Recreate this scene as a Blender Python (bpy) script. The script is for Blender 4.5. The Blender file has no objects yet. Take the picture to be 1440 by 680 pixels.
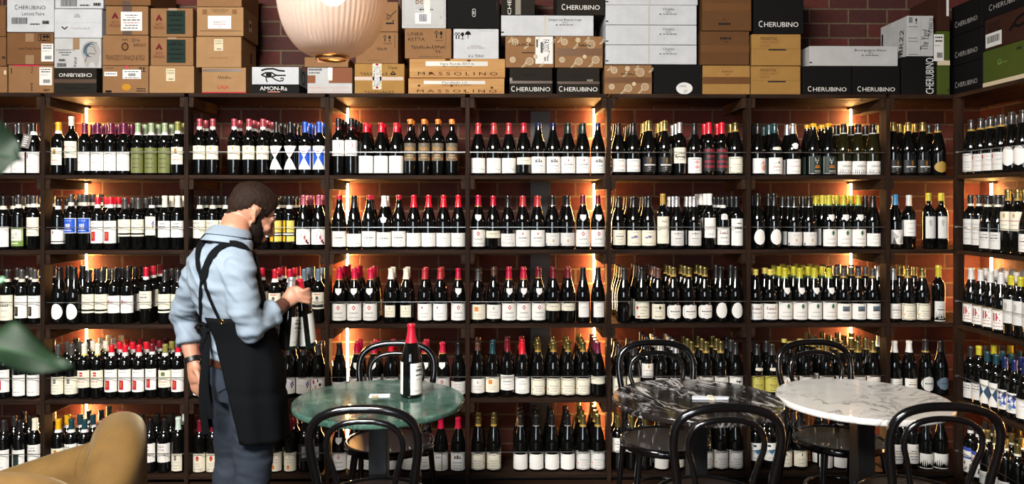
import bpy, math, random
from math import sin, cos, pi, radians as R, asin, sqrt
from mathutils import Vector, Matrix, noise
random.seed(7)
SC = bpy.context.scene
COL = SC.collection
# ---------------------------------------------------------------- camera geometry (frame 1440 x 680)
F, CX, YH, H, TH = 1080.0, 720.0, 284.0, 1.55, R(0.85)
def ray(px, py):
    u = (px - CX) / F
    return u * cos(TH) + sin(TH), cos(TH) - u * sin(TH), (YH - py) / F
def at(px, py, Y):
    x, y, z = ray(px, py); t = Y / y
    return Vector((x * t, Y, H + z * t))
def atX(px, py, X):
    x, y, z = ray(px, py); t = X / x
    return Vector((X, y * t, H + z * t))
# ---------------------------------------------------------------- helpers
def lin(c):
    return tuple(((v / 255) / 12.92 if v / 255 <= .04045 else ((v / 255 + .055) / 1.055) ** 2.4) for v in c)
MATS = {}
def newmat(name):
    m = bpy.data.materials.new(name); m.use_nodes = True
    nt = m.node_tree
    return m, nt, nt.nodes['Principled BSDF']
def nd(nt, t, **kw):
    n = nt.nodes.new(t)
    for k, v in kw.items():
        if k in n.inputs.keys(): n.inputs[k].default_value = v
        else: setattr(n, k, v)
    return n
def mat(name, rgb=(128, 128, 128), rough=.6, metal=0, vary=0, scale=30, bump=0, bscale=200, emit=0, spec=.5, stretch=(1, 1, 1), coat=0, sheen=0):
    """plain procedural surface: colour with a little noise variation and bump"""
    if name in MATS: return MATS[name]
    m, nt, p = newmat(name)
    c = lin(rgb)
    p.inputs['Base Color'].default_value = (*c, 1)
    p.inputs['Roughness'].default_value = rough
    p.inputs['Metallic'].default_value = metal
    p.inputs['Specular IOR Level'].default_value = spec
    p.inputs['Coat Weight'].default_value = coat
    p.inputs['Sheen Weight'].default_value = sheen
    if emit:
        p.inputs['Emission Color'].default_value = (*c, 1); p.inputs['Emission Strength'].default_value = emit
    if vary or bump:
        tc = nd(nt, 'ShaderNodeTexCoord'); mp = nd(nt, 'ShaderNodeMapping'); mp.inputs['Scale'].default_value = stretch
        nt.links.new(tc.outputs['Object'], mp.inputs['Vector'])
    if vary:
        n = nd(nt, 'ShaderNodeTexNoise', Scale=scale, Detail=6.0, Roughness=.65); nt.links.new(mp.outputs[0], n.inputs['Vector'])
        r = nd(nt, 'ShaderNodeValToRGB')
        r.color_ramp.elements[0].position = .3; r.color_ramp.elements[1].position = .7
        r.color_ramp.elements[0].color = (*[v * (1 - vary) for v in c], 1); r.color_ramp.elements[1].color = (*[min(1, v * (1 + vary)) for v in c], 1)
        nt.links.new(n.outputs['Fac'], r.inputs[0]); nt.links.new(r.outputs[0], p.inputs['Base Color'])
    if bump:
        n2 = nd(nt, 'ShaderNodeTexNoise', Scale=bscale, Detail=4.0); nt.links.new(mp.outputs[0], n2.inputs['Vector'])
        b = nd(nt, 'ShaderNodeBump', Strength=bump, Distance=.004); nt.links.new(n2.outputs['Fac'], b.inputs['Height'])
        nt.links.new(b.outputs[0], p.inputs['Normal'])
    MATS[name] = m
    return m
class MB:
    """collects pieces and links them as one mesh object"""
    def __init__(s): s.v, s.f, s.m, s.mats = [], [], [], []
    def add(s, vs, fs, m):
        if m not in s.mats: s.mats.append(m)
        i = s.mats.index(m); o = len(s.v)
        s.v += [tuple(v) for v in vs]
        s.f += [tuple(o + k for k in f) for f in fs]; s.m += [i] * len(fs)
    def box(s, x0, x1, y0, y1, z0, z1, m, M=None):
        vs = [(x, y, z) for x in (x0, x1) for y in (y0, y1) for z in (z0, z1)]
        if M: vs = [M @ Vector(v) for v in vs]
        s.add(vs, [(0, 1, 3, 2), (4, 6, 7, 5), (0, 4, 5, 1), (2, 3, 7, 6), (0, 2, 6, 4), (1, 5, 7, 3)], m)
    def lathe(s, prof, seg, m, M=None, flute=None):
        vs, fs = [], []
        for r, z in prof:
            for k in range(seg):
                a = 2 * pi * k / seg
                rr = r * (1 + flute(a)) if flute else r
                vs.append((rr * cos(a), rr * sin(a), z))
        for i in range(len(prof) - 1):
            for k in range(seg):
                a, b = i * seg + k, i * seg + (k + 1) % seg
                fs.append((a, b, b + seg, a + seg))
        if M: vs = [M @ Vector(v) for v in vs]
        s.add(vs, fs, m)
    def tube(s, pts, rad, m, seg=10, cap=True, closed=False, up=None):
        pts = [Vector(p) for p in pts]; n = len(pts)
        rads = rad if isinstance(rad, (list, tuple)) else [rad] * n
        vs, fs = [], []
        prev = None
        for i, p in enumerate(pts):
            t = (pts[(i + 1) % n] - pts[i - 1]) if closed else (pts[min(i + 1, n - 1)] - pts[max(i - 1, 0)])
            t.normalize()
            if prev is None:
                q = Vector(up) if up else (Vector((0, 0, 1)) if abs(t.z) < .9 else Vector((1, 0, 0)))
                nrm = (q - t * q.dot(t)).normalized()
            else:
                nrm = (prev - t * prev.dot(t)).normalized()
            prev = nrm; bn = t.cross(nrm)
            rr = rads[i]; ra, rb = rr if isinstance(rr, tuple) else (rr, rr)
            for k in range(seg):
                a = 2 * pi * k / seg
                vs.append(p + nrm * (ra * cos(a)) + bn * (rb * sin(a)))
        for i in range(n if closed else n - 1):
            j = (i + 1) % n
            for k in range(seg):
                fs.append((i * seg + k, i * seg + (k + 1) % seg, j * seg + (k + 1) % seg, j * seg + k))
        if cap and not closed:
            fs.append(tuple(range(seg))[::-1]); fs.append(tuple((n - 1) * seg + k for k in range(seg)))
        s.add(vs, fs, m)
    def mesh(s, name, smooth=40):
        me = bpy.data.meshes.new(name); me.from_pydata(s.v, [], s.f); me.update()
        for m in s.mats: me.materials.append(m)
        me.polygons.foreach_set('material_index', s.m)
        if smooth:
            me.shade_smooth(); me.set_sharp_from_angle(angle=R(smooth))
        return me
    def build(s, name, parent=None, loc=None, smooth=40, bevel=0, rot=0):
        return link(name, s.mesh(name, smooth), parent, loc, rot, bevel)
def link(name, me, parent=None, loc=None, rot=0, bevel=0):
    o = bpy.data.objects.new(name, me); COL.objects.link(o)
    if parent: o.parent = parent
    if loc is not None: o.location = loc
    if rot: o.rotation_euler.z = rot
    if bevel:
        b = o.modifiers.new('b', 'BEVEL'); b.width = bevel; b.segments = 2; b.limit_method = 'ANGLE'
    return o
def tag(o, label, cat, group=None, kind=None):
    o['label'] = label; o['category'] = cat
    if group: o['group'] = group
    if kind: o['kind'] = kind
    return o
def struct(o): o['kind'] = 'structure'; return o
def empty(name, loc=(0, 0, 0), rz=0):
    o = bpy.data.objects.new(name, None); COL.objects.link(o); o.location = loc; o.rotation_euler.z = rz
    o.empty_display_size = .05
    return o
def smoothpath(ctrl, n=10, closed=False):
    """Catmull-Rom through control points"""
    c = [Vector(p) for p in ctrl]; out = []
    N = len(c); rng = N if closed else N - 1
    for i in range(rng):
        p1, p2 = c[i], c[(i + 1) % N]
        p0 = c[i - 1] if (i > 0 or closed) else p1 * 2 - p2
        p3 = c[(i + 2) % N] if (i + 2 < N or closed) else p2 * 2 - p1
        for k in range(n):
            t = k / n
            out.append(.5 * ((2 * p1) + (p2 - p0) * t + (2 * p0 - 5 * p1 + 4 * p2 - p3) * t * t + (3 * p1 - p0 - 3 * p2 + p3) * t ** 3))
    if not closed: out.append(c[-1])
    return out
FONT = {}
def glyphs(txt):
    """letter outlines as flat polygons, normalised: height of capitals 1, centred in x"""
    if txt in FONT: return FONT[txt]
    cu = bpy.data.curves.new('t', 'FONT'); cu.body = txt; cu.resolution_u = 2; cu.align_x = 'LEFT'
    o = bpy.data.objects.new('t', cu); me = bpy.data.meshes.new_from_object(o)
    vs = [(v.co.x, v.co.y) for v in me.vertices]; fs = [tuple(p.vertices) for p in me.polygons]
    bpy.data.objects.remove(o); bpy.data.curves.remove(cu); bpy.data.meshes.remove(me)
    if not vs: return [], [], 1
    x0, x1 = min(v[0] for v in vs), max(v[0] for v in vs)
    k = 1 / .72
    vs = [((x - (x0 + x1) / 2) * k, y * k) for x, y in vs]
    FONT[txt] = (vs, fs, (x1 - x0) * k)
    return FONT[txt]
# ---------------------------------------------------------------- shared materials
def wood(name, a, b, rough=.68, axis=0, scale=3.0):
    m, nt, p = newmat(name)
    tc = nd(nt, 'ShaderNodeTexCoord'); mp = nd(nt, 'ShaderNodeMapping')
    s = [18, 18, 18]; s[axis] = 1.2; mp.inputs['Scale'].default_value = s
    n = nd(nt, 'ShaderNodeTexNoise', Scale=scale, Detail=8.0, Roughness=.6, Distortion=.6)
    r = nd(nt, 'ShaderNodeValToRGB'); r.color_ramp.elements[0].position = .32; r.color_ramp.elements[1].position = .7
    r.color_ramp.elements[0].color = (*lin(a), 1); r.color_ramp.elements[1].color = (*lin(b), 1)
    bp = nd(nt, 'ShaderNodeBump', Strength=.25, Distance=.002)
    L = nt.links.new
    L(tc.outputs['Object'], mp.inputs[0]); L(mp.outputs[0], n.inputs['Vector']); L(n.outputs['Fac'], r.inputs[0]); L(r.outputs[0], p.inputs['Base Color'])
    L(n.outputs['Fac'], bp.inputs['Height']); L(bp.outputs[0], p.inputs['Normal'])
    p.inputs['Roughness'].default_value = rough; p.inputs['Specular IOR Level'].default_value = .1
    MATS[name] = m
    return m
WOODX = wood('dark_shelf_wood', (25, 16, 11), (55, 38, 28))
WOODZ = wood('dark_post_wood', (24, 16, 11), (52, 36, 26), axis=2)
WOODY = wood('dark_cleat_wood', (29, 19, 13), (61, 42, 29), axis=1)
PINE = wood('pine_crate', (156, 110, 65), (180, 141, 91), axis=0, scale=2)
def brickmat():
    m, nt, p = newmat('red_brick'); L = nt.links.new
    tc = nd(nt, 'ShaderNodeTexCoord'); sp = nd(nt, 'ShaderNodeSeparateXYZ'); cb = nd(nt, 'ShaderNodeCombineXYZ')
    ad = nd(nt, 'ShaderNodeMath', operation='ADD')
    L(tc.outputs['Object'], sp.inputs[0]); L(sp.outputs['X'], ad.inputs[0]); L(sp.outputs['Y'], ad.inputs[1])
    L(ad.outputs[0], cb.inputs['X']); L(sp.outputs['Z'], cb.inputs['Y'])
    b = nd(nt, 'ShaderNodeTexBrick'); b.offset = .5
    for k, v in {'Scale': 1.0, 'Mortar Size': .0062, 'Mortar Smooth': .25, 'Bias': -.1, 'Brick Width': .238, 'Row Height': .088}.items(): b.inputs[k].default_value = v
    b.inputs['Color1'].default_value = (*lin((84, 26, 15)), 1); b.inputs['Color2'].default_value = (*lin((54, 18, 12)), 1)
    b.inputs['Mortar'].default_value = (*lin((94, 76, 56)), 1)
    L(cb.outputs[0], b.inputs['Vector'])
    n = nd(nt, 'ShaderNodeTexNoise', Scale=35.0, Detail=6.0); L(cb.outputs[0], n.inputs['Vector'])
    mx = nd(nt, 'ShaderNodeMix', data_type='RGBA', blend_type='MULTIPLY'); mx.inputs['Factor'].default_value = .6
    r = nd(nt, 'ShaderNodeValToRGB'); r.color_ramp.elements[0].position = .3; r.color_ramp.elements[1].position = .65
    r.color_ramp.elements[0].color = (.45, .45, .45, 1)
    L(n.outputs['Fac'], r.inputs[0]); L(b.outputs['Color'], mx.inputs['A']); L(r.outputs[0], mx.inputs['B']); L(mx.outputs['Result'], p.inputs['Base Color'])
    bp = nd(nt, 'ShaderNodeBump', Strength=.8, Distance=.006, invert=True); L(b.outputs['Fac'], bp.inputs['Height'])
    bp2 = nd(nt, 'ShaderNodeBump', Strength=.35, Distance=.004); L(n.outputs['Fac'], bp2.inputs['Height']); L(bp.outputs[0], bp2.inputs['Normal'])
    L(bp2.outputs[0], p.inputs['Normal']); p.inputs['Roughness'].default_value = .85
    return m
BRICK = brickmat()
STEEL = mat('rail_steel', (200, 198, 195), .3, 1)
# ---------------------------------------------------------------- the room
YF, YB = 4.25, 4.66                       # shelf front plane, brick wall plane
UPX = [at(p, 300, YF).x for p in (60, 262, 460, 657.5, 856.5, 1053, 1249)]
XR = at(1340, 300, YF).x                  # front plane of the side-wall shelving
XRB = XR + .41
ZS = [1.699, 1.286, .876, .463, .048]     # shelf top heights, top row first
ZTOP = 2.150
XL = -3.55
def room():
    def slab(name, *b, m):
        k = MB(); k.box(*b, m); return struct(k.build(name, smooth=0))
    fl = wood('floor_boards', (40, 28, 22), (66, 46, 34), rough=.45, axis=0)
    slab('floor', XL - .12, XRB + .12, -3.6, YB + .12, -.1, 0, m=fl)
    slab('wall_back', XL, XRB, YB, YB + .12, 0, 3.6, m=BRICK)
    slab('wall_right', XRB, XRB + .12, -3.5, YB + .12, 0, 3.6, m=BRICK)
    pl = mat('dark_plaster', (44, 41, 39), .9, bump=.2)
    slab('wall_left', XL - .12, XL, -3.5, YB + .12, 0, 3.6, m=pl)
    slab('ceiling', XL - .12, XRB + .12, -3.6, YB + .12, 3.6, 3.7, m=mat('ceiling_paint', (48, 46, 44), .9))
    # street front behind the viewer: wall with three tall window openings
    k = MB(); wins = [(-2.6, -2.1), (-1.85, -1.35), (-.5, .0)]
    z0, z1 = .9, 2.9
    k.box(XL, XRB, -3.6, -3.5, 0, z0, pl); k.box(XL, XRB, -3.6, -3.5, z1, 3.6, pl)
    xs = [XL] + [v for w in wins for v in w] + [XRB]
    for i in range(0, len(xs), 2): k.box(xs[i], xs[i + 1], -3.6, -3.5, z0, z1, pl)
    struct(k.build('wall_front', smooth=0))
    fr = mat('window_black_paint', (25, 25, 25), .4)
    for i, (a, b) in enumerate(wins):
        w = MB()
        for x0, x1, za, zb in ((a, a + .05, z0, z1), (b - .05, b, z0, z1), (a, b, z0, z0 + .05), (a, b, z1 - .05, z1), (a, b, 2.2, 2.25)):
            w.box(x0, x1, -3.57, -3.53, za, zb, fr)
        struct(w.build('window_%d' % (i + 1), smooth=0))
room()
# ---------------------------------------------------------------- shelving
def shelving():
    root = empty('wine_shelving', (0, YF, 0))
    tag(root, 'tall dark wooden wine shelving across the red brick wall', 'shelving')
    def part(k, name): return k.build(name, root, loc=(0, -YF, 0), smooth=0, bevel=.0015)
    PW = .0235
    for x in UPX:
        k = MB(); k.box(x - PW / 2, x + PW / 2, YF - .004, YF + .075, 0, ZTOP - .022, WOODZ); part(k, 'upright')
    edges = [XL + .01] + UPX + [XR + .03]
    for b in range(len(edges) - 1):
        x0 = edges[b] + (PW / 2 if b else 0); x1 = edges[b + 1] - (PW / 2 if b < len(edges) - 2 else .03)
        cl, cr = x0 + .0, x1 - .0
        for r, z in enumerate([ZTOP] + ZS):
            k = MB(); t = .022
            n = 4; d = (YB - .006 - YF) / n
            for q in range(n):
                k.box(x0 + .0004, x1 - .0004, YF + q * d + (.002 if q else 0), YF + (q + 1) * d - .002, z - t, z, WOODX)
            part(k, 'shelf' if r else 'top_board')
            if r < 5:                       # side cleats under each board, front to back
                for s, xe in ((1, x0), (-1, x1)):
                    if b == len(edges) - 2 and s < 0: continue
                    if b == 0 and s > 0: continue
                    k = MB(); xa, xb = sorted((xe + s * .0006, xe + s * .026))
                    k.box(xa, xb, YF + .004, YB - .05, z - .022 - .056, z - .0225, WOODY); part(k, 'cleat')
    for r, z in enumerate(ZS):              # thin steel retaining rails, one per bay
        for b in range(len(edges) - 2):
            k = MB(); zz = z + .128 - .003 * r
            k.tube([(edges[b] + .012, YF + .012, zz), (edges[b + 1] - .012, YF + .012, zz)], .0022, STEEL, seg=6)
            k.build('retaining_rail', root, loc=(0, -YF, 0))
    k = MB(); k.box(XL + .01, XR, YF + .05, YF + .07, 0, ZS[4] - .024, mat('plinth_black', (28, 25, 24), .7)); part(k, 'plinth')
    # side wall run
    root2 = empty('corner_shelving', (XR, YF, 0))
    tag(root2, 'dark wooden wine shelving along the side wall in the dim corner', 'shelving')
    off = (-XR, -YF, 0); Y0 = 2.9
    def p2(k, name): return k.build(name, root2, loc=off, smooth=0, bevel=.0015)
    for y in (YF - .02, 3.33):
        k = MB(); k.box(XR - .004, XR + .045, y - .012, y + .012, 0, ZTOP - .022, WOODZ); p2(k, 'upright')
    for r, z in enumerate([ZTOP] + ZS):
        k = MB(); n = 4; d = (XRB - .006 - XR) / n
        for q in range(n): k.box(XR + .046 * (q == 0) * 0 + q * d + .002 + .0005, XR + (q + 1) * d - .002, Y0, YB - .01, z - .022, z, WOODY)
        o = p2(k, 'shelf' if r else 'top_board')
    for r, z in enumerate(ZS):
        k = MB(); zz = z + .128
        k.tube([(XR + .008, YF - .04, zz), (XR + .008, 3.34, zz)], .002, STEEL, seg=6)
        k.build('retaining_rail', root2, loc=off)
        k = MB(); k.lathe([(0, 0), (.006, 0), (.0075, .004), (.006, .014), (0, .016)], 10, STEEL, Matrix.Translation((XR + .008, YF - .034, zz)) @ Matrix.Rotation(R(-90), 4, 'Y'))
        k.build('rail_eyelet', root2, loc=off)
shelving()
def conduit():
    a, b = at(746, 300, YB), at(774, 300, YB)
    e = empty('wall_duct', ((a.x + b.x) / 2, YB, 0)); tag(e, 'flat dark grey cable duct running up the brick in the middle bay', 'duct')
    w = b.x - a.x; m = mat('duct_grey', (40, 42, 44), .5)
    k = MB(); k.box(-w / 2, w / 2, -.0045, -.0003, .02, 2.1, m); k.build('duct_cover', e, smooth=0, bevel=.001)
conduit()
# ---------------------------------------------------------------- warm strips behind the shelves
def warm(name, strength):
    m = bpy.data.materials.new(name); m.use_nodes = True; nt = m.node_tree
    nt.nodes.remove(nt.nodes['Principled BSDF'])
    e = nd(nt, 'ShaderNodeEmission', Strength=strength); e.inputs['Color'].default_value = (1.0, .50, .16, 1)
    nt.links.new(e.outputs[0], nt.nodes['Material Output'].inputs[0]); return m
WARM = warm('warm_led', 175)
ALU = mat('aluminium', (60, 58, 56), .5, 1)
ROWN = ['top', 'second', 'third', 'fourth', 'bottom']
BAYN = ['plant bay', 'armchair bay', 'bay behind man', 'green-table bay', 'middle bay', 'black-table bay', 'white-table bay', 'corner bay', 'side-wall run']
def strips():
    def one(loc, rz, h, lab):
        e = empty('light_tube', loc, rz)
        tag(e, lab, 'light tube', 'warm light tubes behind the bottles')
        k = MB(); k.tube([(0, -.032, .012), (0, -.032, h - .012)], .0062, WARM, seg=12); k.build('glowing_tube', e)
        for z in (.002, h - .014):
            k = MB(); k.box(-.009, .009, -.040, -.0006, z, z + .012, ALU); k.build('holder', e, smooth=0)
    for b, x in ((1, UPX[0] + .036), (3, UPX[2] + .036), (4, UPX[4] - .036), (6, UPX[6] - .036)):
        for r, z in enumerate(ZS):
            top = (ZTOP if r == 0 else ZS[r - 1]) - .024
            one((x, YB, z), 0, top - z, 'warm glowing light tube on the brick, %s shelf of the %s' % (ROWN[r], BAYN[b]))
    for r, z in enumerate(ZS):
        top = (ZTOP if r == 0 else ZS[r - 1]) - .024
        one((XRB, 3.56, z), R(-90), top - z, 'warm light tube on the side wall, %s shelf of the side-wall run' % ROWN[r])
        if r in (1, 2): one((XRB, 4.5, z), R(-90), top - z, 'warm light tube in the dim corner, %s shelf' % ROWN[r])
strips()
# ---------------------------------------------------------------- wine bottles
GLASS = mat('dark_bottle_glass', (9, 10, 9), .035, spec=.55, coat=.3)
GLASSG = mat('olive_bottle_glass', (30, 28, 10), .035, spec=.55, coat=.3)
PAL = dict(white=(244, 240, 233), cream=(240, 232, 210), grey=(224, 221, 216), black=(24, 23, 23), ink=(70, 66, 64), pale=(186, 180, 174), red=(190, 22, 48), brightred=(225, 24, 46),
  crimson=(196, 20, 62), salmon=(186, 52, 58), rose=(166, 62, 74), wine=(110, 18, 34), plum=(108, 28, 62), mauve=(168, 74, 96), yellow=(236, 176, 24), lemon=(226, 204, 96), lime=(196, 186, 44), gold=(176, 140, 60),
  olivegold=(128, 116, 66), olive=(136, 132, 62), sage=(150, 170, 130), moss=(112, 124, 72), darkgreen=(28, 46, 38), teal=(24, 66, 74), sky=(70, 150, 200), blue=(28, 84, 196), navy=(22, 34, 84), slate=(92, 112, 128),
  charcoal=(44, 42, 42), graphite=(70, 66, 62), silver=(196, 196, 198), orange=(226, 130, 50), tan=(206, 160, 90), brown=(92, 62, 52), purple=(92, 70, 150), mint=(206, 220, 208), pink=(230, 150, 150), green=(104, 150, 110), labelgreen=(112, 116, 62), taupe=(104, 92, 76), glyphgold=(200, 140, 40), paleblue=(120, 150, 180), watercolour=(60, 84, 176), citron=(206, 196, 96), foliage=(120, 150, 70))
def ink(c):
    metal = c in ('silver',)
    cap = c in CAPC
    return mat('print_' + c, PAL[c], .42 if metal else .55, .8 if metal else 0)
CAPC = set()
def capm(c):
    if c == 'black': return mat('capsule_black', PAL[c], .3)
    return mat('capsule_' + c, PAL[c], .32, .75 if c in ('silver', 'olivegold') else .0, coat=.25)
PROF = {
 'bx': lambda h: [(0, 0), (.032, 0), (.0345, .003), (.0355, .010), (.0355, .62 * h), (.0342, .62 * h + .013), (.0305, .62 * h + .025), (.0225, .62 * h + .036), (.0168, .62 * h + .046), (.0146, .62 * h + .058), (.0136, h - .016), (.0152, h - .014), (.0152, h - .004), (.0142, h), (0, h)],
 'bg': lambda h: [(0, 0), (.037, 0), (.0398, .003), (.041, .011), (.041, .47 * h), (.0394, .47 * h + .018), (.0352, .47 * h + .040), (.0284, .47 * h + .066), (.0218, .47 * h + .088), (.0172, .47 * h + .107), (.0150, .47 * h + .124), (.0140, h - .016), (.0154, h - .014), (.0154, h - .004), (.0146, h), (0, h)],
}
def rprof(shape, h):
    pr = PROF[shape](h)
    def f(z):
        for (ra, za), (rb, zb) in zip(pr, pr[1:]):
            if za <= z <= zb and zb > za: return ra + (rb - ra) * (z - za) / (zb - za)
        return pr[-2][0]
    return f
MM = .00398                                  # metres per photo pixel at the front row of bottles
SHAPES = {
 'rect': lambda v: 1.0,
 'egg': lambda v: sqrt(max(0, 1 - ((v - .44) / (.56 if v > .44 else .44)) ** 2)),
 'round': lambda v: max(0, 1 - abs(2 * v - 1) ** 5) ** .35,
 'oval': lambda v: sqrt(max(0, 1 - (2 * v - 1) ** 2)),
 'hour': lambda v: .06 + .94 * min(1, abs(v - .5) / .5) ** .75,
 'shield': lambda v: 1.0 if v > .45 else max(.02, v / .45) ** .7,
 'arch': lambda v: 1.0 if v < .5 else sqrt(max(0, 1 - ((v - .5) / .5) ** 2)),
 'cloud': lambda v: sqrt(max(0, 1 - (2 * v - 1) ** 2)) * (.86 + .14 * cos(9 * v)),
}
def txl(v, w, rnd, c='pale', h=.045, n=3, u=0):
    out, x = [], -w
    while x < w - .05:
        l = rnd.uniform(.12, .34); out.append(('r', u + x, v, u + min(w, x + l), v + h, c)); x += l + .06
    return out
def design(d, rnd):
    L = lambda *a, **k: txl(*a, rnd, **k)
    wav = lambda u0, u1, v, a, n=4: [(u0 + (u1 - u0) * i / 14, v + a * sin(n * i / 14 * 2 * pi) * (1 if i % 3 else .4)) for i in range(15)]
    if d == 'plain': return []
    if d == 'lines': return L(.72, .5) + L(.55, .6, c='ink', h=.06) + L(.36, .45) + L(.12, .4)
    if d == 'faint': return L(.6, .4) + [('l', wav(-.5, .5, .4, .06, 2), .02, 'pale')]
    if d == 'redscript': return L(.85, .6, h=.03) + L(.72, .75, h=.03) + [('l', wav(-.7, .7, .42, .035, 5), .05, 'salmon')] + L(.25, .5, h=.03) + L(.1, .4, h=.03)
    if d == 'greenscript': return L(.85, .6, c='moss', h=.03) + L(.7, .7, c='moss', h=.03) + [('l', wav(-.7, .7, .38, .03, 5), .05, 'black')] + L(.2, .5, c='black', h=.03) + L(.55, .6, c='black', h=.03)
    if d == 'crest': return [('e', 0, .8, .16, .13, 'tan')] + L(.5, .75, c='rose', h=.04) + L(.28, .45)
    if d == 'pale_crest': return [('e', 0, .76, .13, .12, 'pale')] + L(.45, .6) + L(.25, .45)
    if d == 'rings': return [('ring', 0, .68, .34, .23, .06, 'red'), ('ring', .03, .68, .25, .17, .03, 'red')] + L(.2, .5) + L(.08, .6)
    if d == 'emblem_red': return [('e', 0, .76, .17, .13, 'red'), ('e', 0, .76, .09, .07, 'white'), ('r', -.26, .74, .26, .78, 'salmon')] + L(.44, .6) + L(.4, .5) + L(.16, .7)
    if d == 'emblem_green': return [('e', .15, .78, .2, .15, 'green'), ('e', .15, .78, .11, .085, 'darkgreen'), ('r', -.12, .76, .42, .8, 'green')] + L(.4, .6) + L(.16, .7)
    if d == 'seal': return [('e', 0, .78, .09, .07, 'red')] + L(.5, .6, c='ink', h=.05) + L(.3, .4)
    if d == 'seal_off': return [('e', -.35, .78, .1, .07, 'red')] + L(.4, .5) + L(.2, .35)
    if d == 'redsq': return [('r', -.62, .1, .12, .52, 'red'), ('r', -.36, .2, -.24, .44, 'glyphgold'), ('r', -.4, .4, -.16, .44, 'glyphgold'), ('r', -.4, .28, -.16, .32, 'glyphgold')] + L(.86, .5) + L(.64, .6, h=.03)
    if d == 'darksq': return [('r', -.7, .1, .0, .52, 'black'), ('r', -.42, .2, -.3, .46, 'gold'), ('r', -.48, .4, -.22, .44, 'gold')] + L(.86, .5)
    if d == 'greensq': return [('r', -.5, .15, .45, .8, 'darkgreen')] + L(.9, .4)
    if d == 'smallsq': return [('r', -.3, .62, .15, .88, 'ink'), ('r', -.2, .67, .05, .83, 'pale'), ('l', wav(-.6, .6, .5, .03), .04, 'ink')] + L(.3, .6) + L(.14, .4)
    if d == 'redsq_small': return [('r', -.25, .66, .25, .9, 'red'), ('r', -.25, .75, .25, .79, 'cream'), ('l', wav(-.6, .6, .52, .03), .04, 'ink')] + L(.32, .6, c='salmon') + L(.14, .4)
    if d == 'goldsq_small': return [('r', -.3, .62, .2, .92, 'glyphgold'), ('r', -.1, .62, -.02, .92, 'ink'), ('l', wav(-.6, .6, .45, .03), .04, 'ink')] + L(.25, .6, c='salmon') + L(.1, .4)
    if d == 'greensq_small': return [('r', -.3, .66, .3, .9, 'moss'), ('r', -.3, .76, .3, .8, 'ink'), ('l', wav(-.6, .6, .52, .03), .04, 'ink')] + L(.3, .6, c='salmon') + L(.14, .4)
    if d == 'orangesq': return [('r', -.55, .55, .0, .85, 'orange')] + L(.35, .6) + L(.2, .5)
    if d == 'squiggle': return L(.75, .5) + L(.55, .45) + [('l', wav(-.75, .85, .27, .07, 2), .035, 'ink')]
    if d == 'building': return [('r', -.55, .66, .55, .7, 'ink'), ('r', -.42, .7, -.2, .82, 'ink'), ('r', -.1, .7, .2, .86, 'ink'), ('r', .3, .7, .45, .8, 'ink')] + L(.42, .65, c='paleblue', h=.05) + L(.25, .5) + L(.1, .6)
    if d == 'chateau': return [('r', -.75, .64, .75, .66, 'brown'), ('r', -.7, .66, -.55, .82, 'dusty'), ('r', -.4, .66, .3, .74, 'dusty'), ('l', [(-.4, .74), (-.05, .84), (.3, .74)], .03, 'dusty'), ('r', .45, .66, .6, .84, 'dusty')] + L(.4, .6, c='brown') + L(.16, .7)
    if d == 'greypic': return [('r', -.45, .52, .55, .84, 'slate'), ('r', -.45, .52, .55, .6, 'ink'), ('r', -.2, .6, .2, .72, 'ink')] + L(.28, .5) + L(.12, .4)
    if d == 'ornate':
        o = []
        for i in range(15):
            for vv in (.05, .93):
                o.append(('e', -.9 + 1.8 * i / 14, vv + rnd.uniform(-.03, .03), .045, .03, rnd.choice(['brown', 'moss', 'ink'])))
        for i in range(8):
            for uu in (-.9, .9): o.append(('e', uu + rnd.uniform(-.05, .05), .12 + .76 * i / 7, .04, .03, rnd.choice(['brown', 'moss', 'ink'])))
        return o + [('e', -.8, .34, .06, .045, 'orange'), ('e', .82, .38, .06, .045, 'orange'), ('l', wav(-.62, .62, .54, .04, 5), .05, 'slate')] + L(.36, .4) + L(.22, .5)
    if d == 'purple': return [('e', .05, .56, .62, .05, 'purple'), ('e', .0, .6, .35, .05, 'purple'), ('e', -.4, .52, .25, .04, 'purple')] + L(.84, .4) + L(.14, .5)
    if d == 'splash': return [('e', -.55, .66, .28, .08, 'red'), ('e', -.3, .62, .5, .03, 'red'), ('e', -.7, .58, .08, .08, 'red'), ('e', .1, .65, .2, .03, 'salmon')] + L(.3, .5)
    if d == 'stain': return [('ring', .2, .5, .32, .4, .05, 'rose'), ('e', .36, .45, .1, .14, 'rose'), ('e', .62, .22, .12, .12, 'wine'), ('e', .78, .1, .12, .08, 'wine')] + L(.55, .45)
    if d == 'bluesq': return [('r', -.92, .04, .92, .96, 'blue'), ('r', -.4, .3, .35, .62, 'white')] + L(.8, .5, c='white', h=.04) + L(.16, .6, c='white', h=.06)
    if d == 'goatsketch': return [('r', -.95, .3, .95, .95, 'cream'), ('e', -.2, .55, .4, .12, 'pale'), ('e', .3, .66, .2, .1, 'pale')] + [('l', wav(-.6, .7, .45, .05), .04, 'ink')] + L(.12, .5, c='cream', h=.07)
    if d == 'sketch': return [('l', wav(-.6, .5, .6, .08, 3), .03, 'pale'), ('l', wav(-.5, .3, .4, .06, 2), .03, 'pale')] + L(.16, .5)
    if d == 'redseal_left': return [('e', -.4, .78, .12, .11, 'red'), ('e', -.4, .68, .06, .06, 'darkgreen'), ('l', wav(-.1, .6, .4, .04), .03, 'pale'), ('r', -1, -.24, 1, -.08, 'grey')]
    if d == 'strip': return L(.8, .5) + [('l', wav(-.1, .6, .66, .05, 3), .04, 'ink')] + L(.4, .6) + L(.2, .5) + [('r', -1, -.24, 1, -.12, 'cream')]
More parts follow.
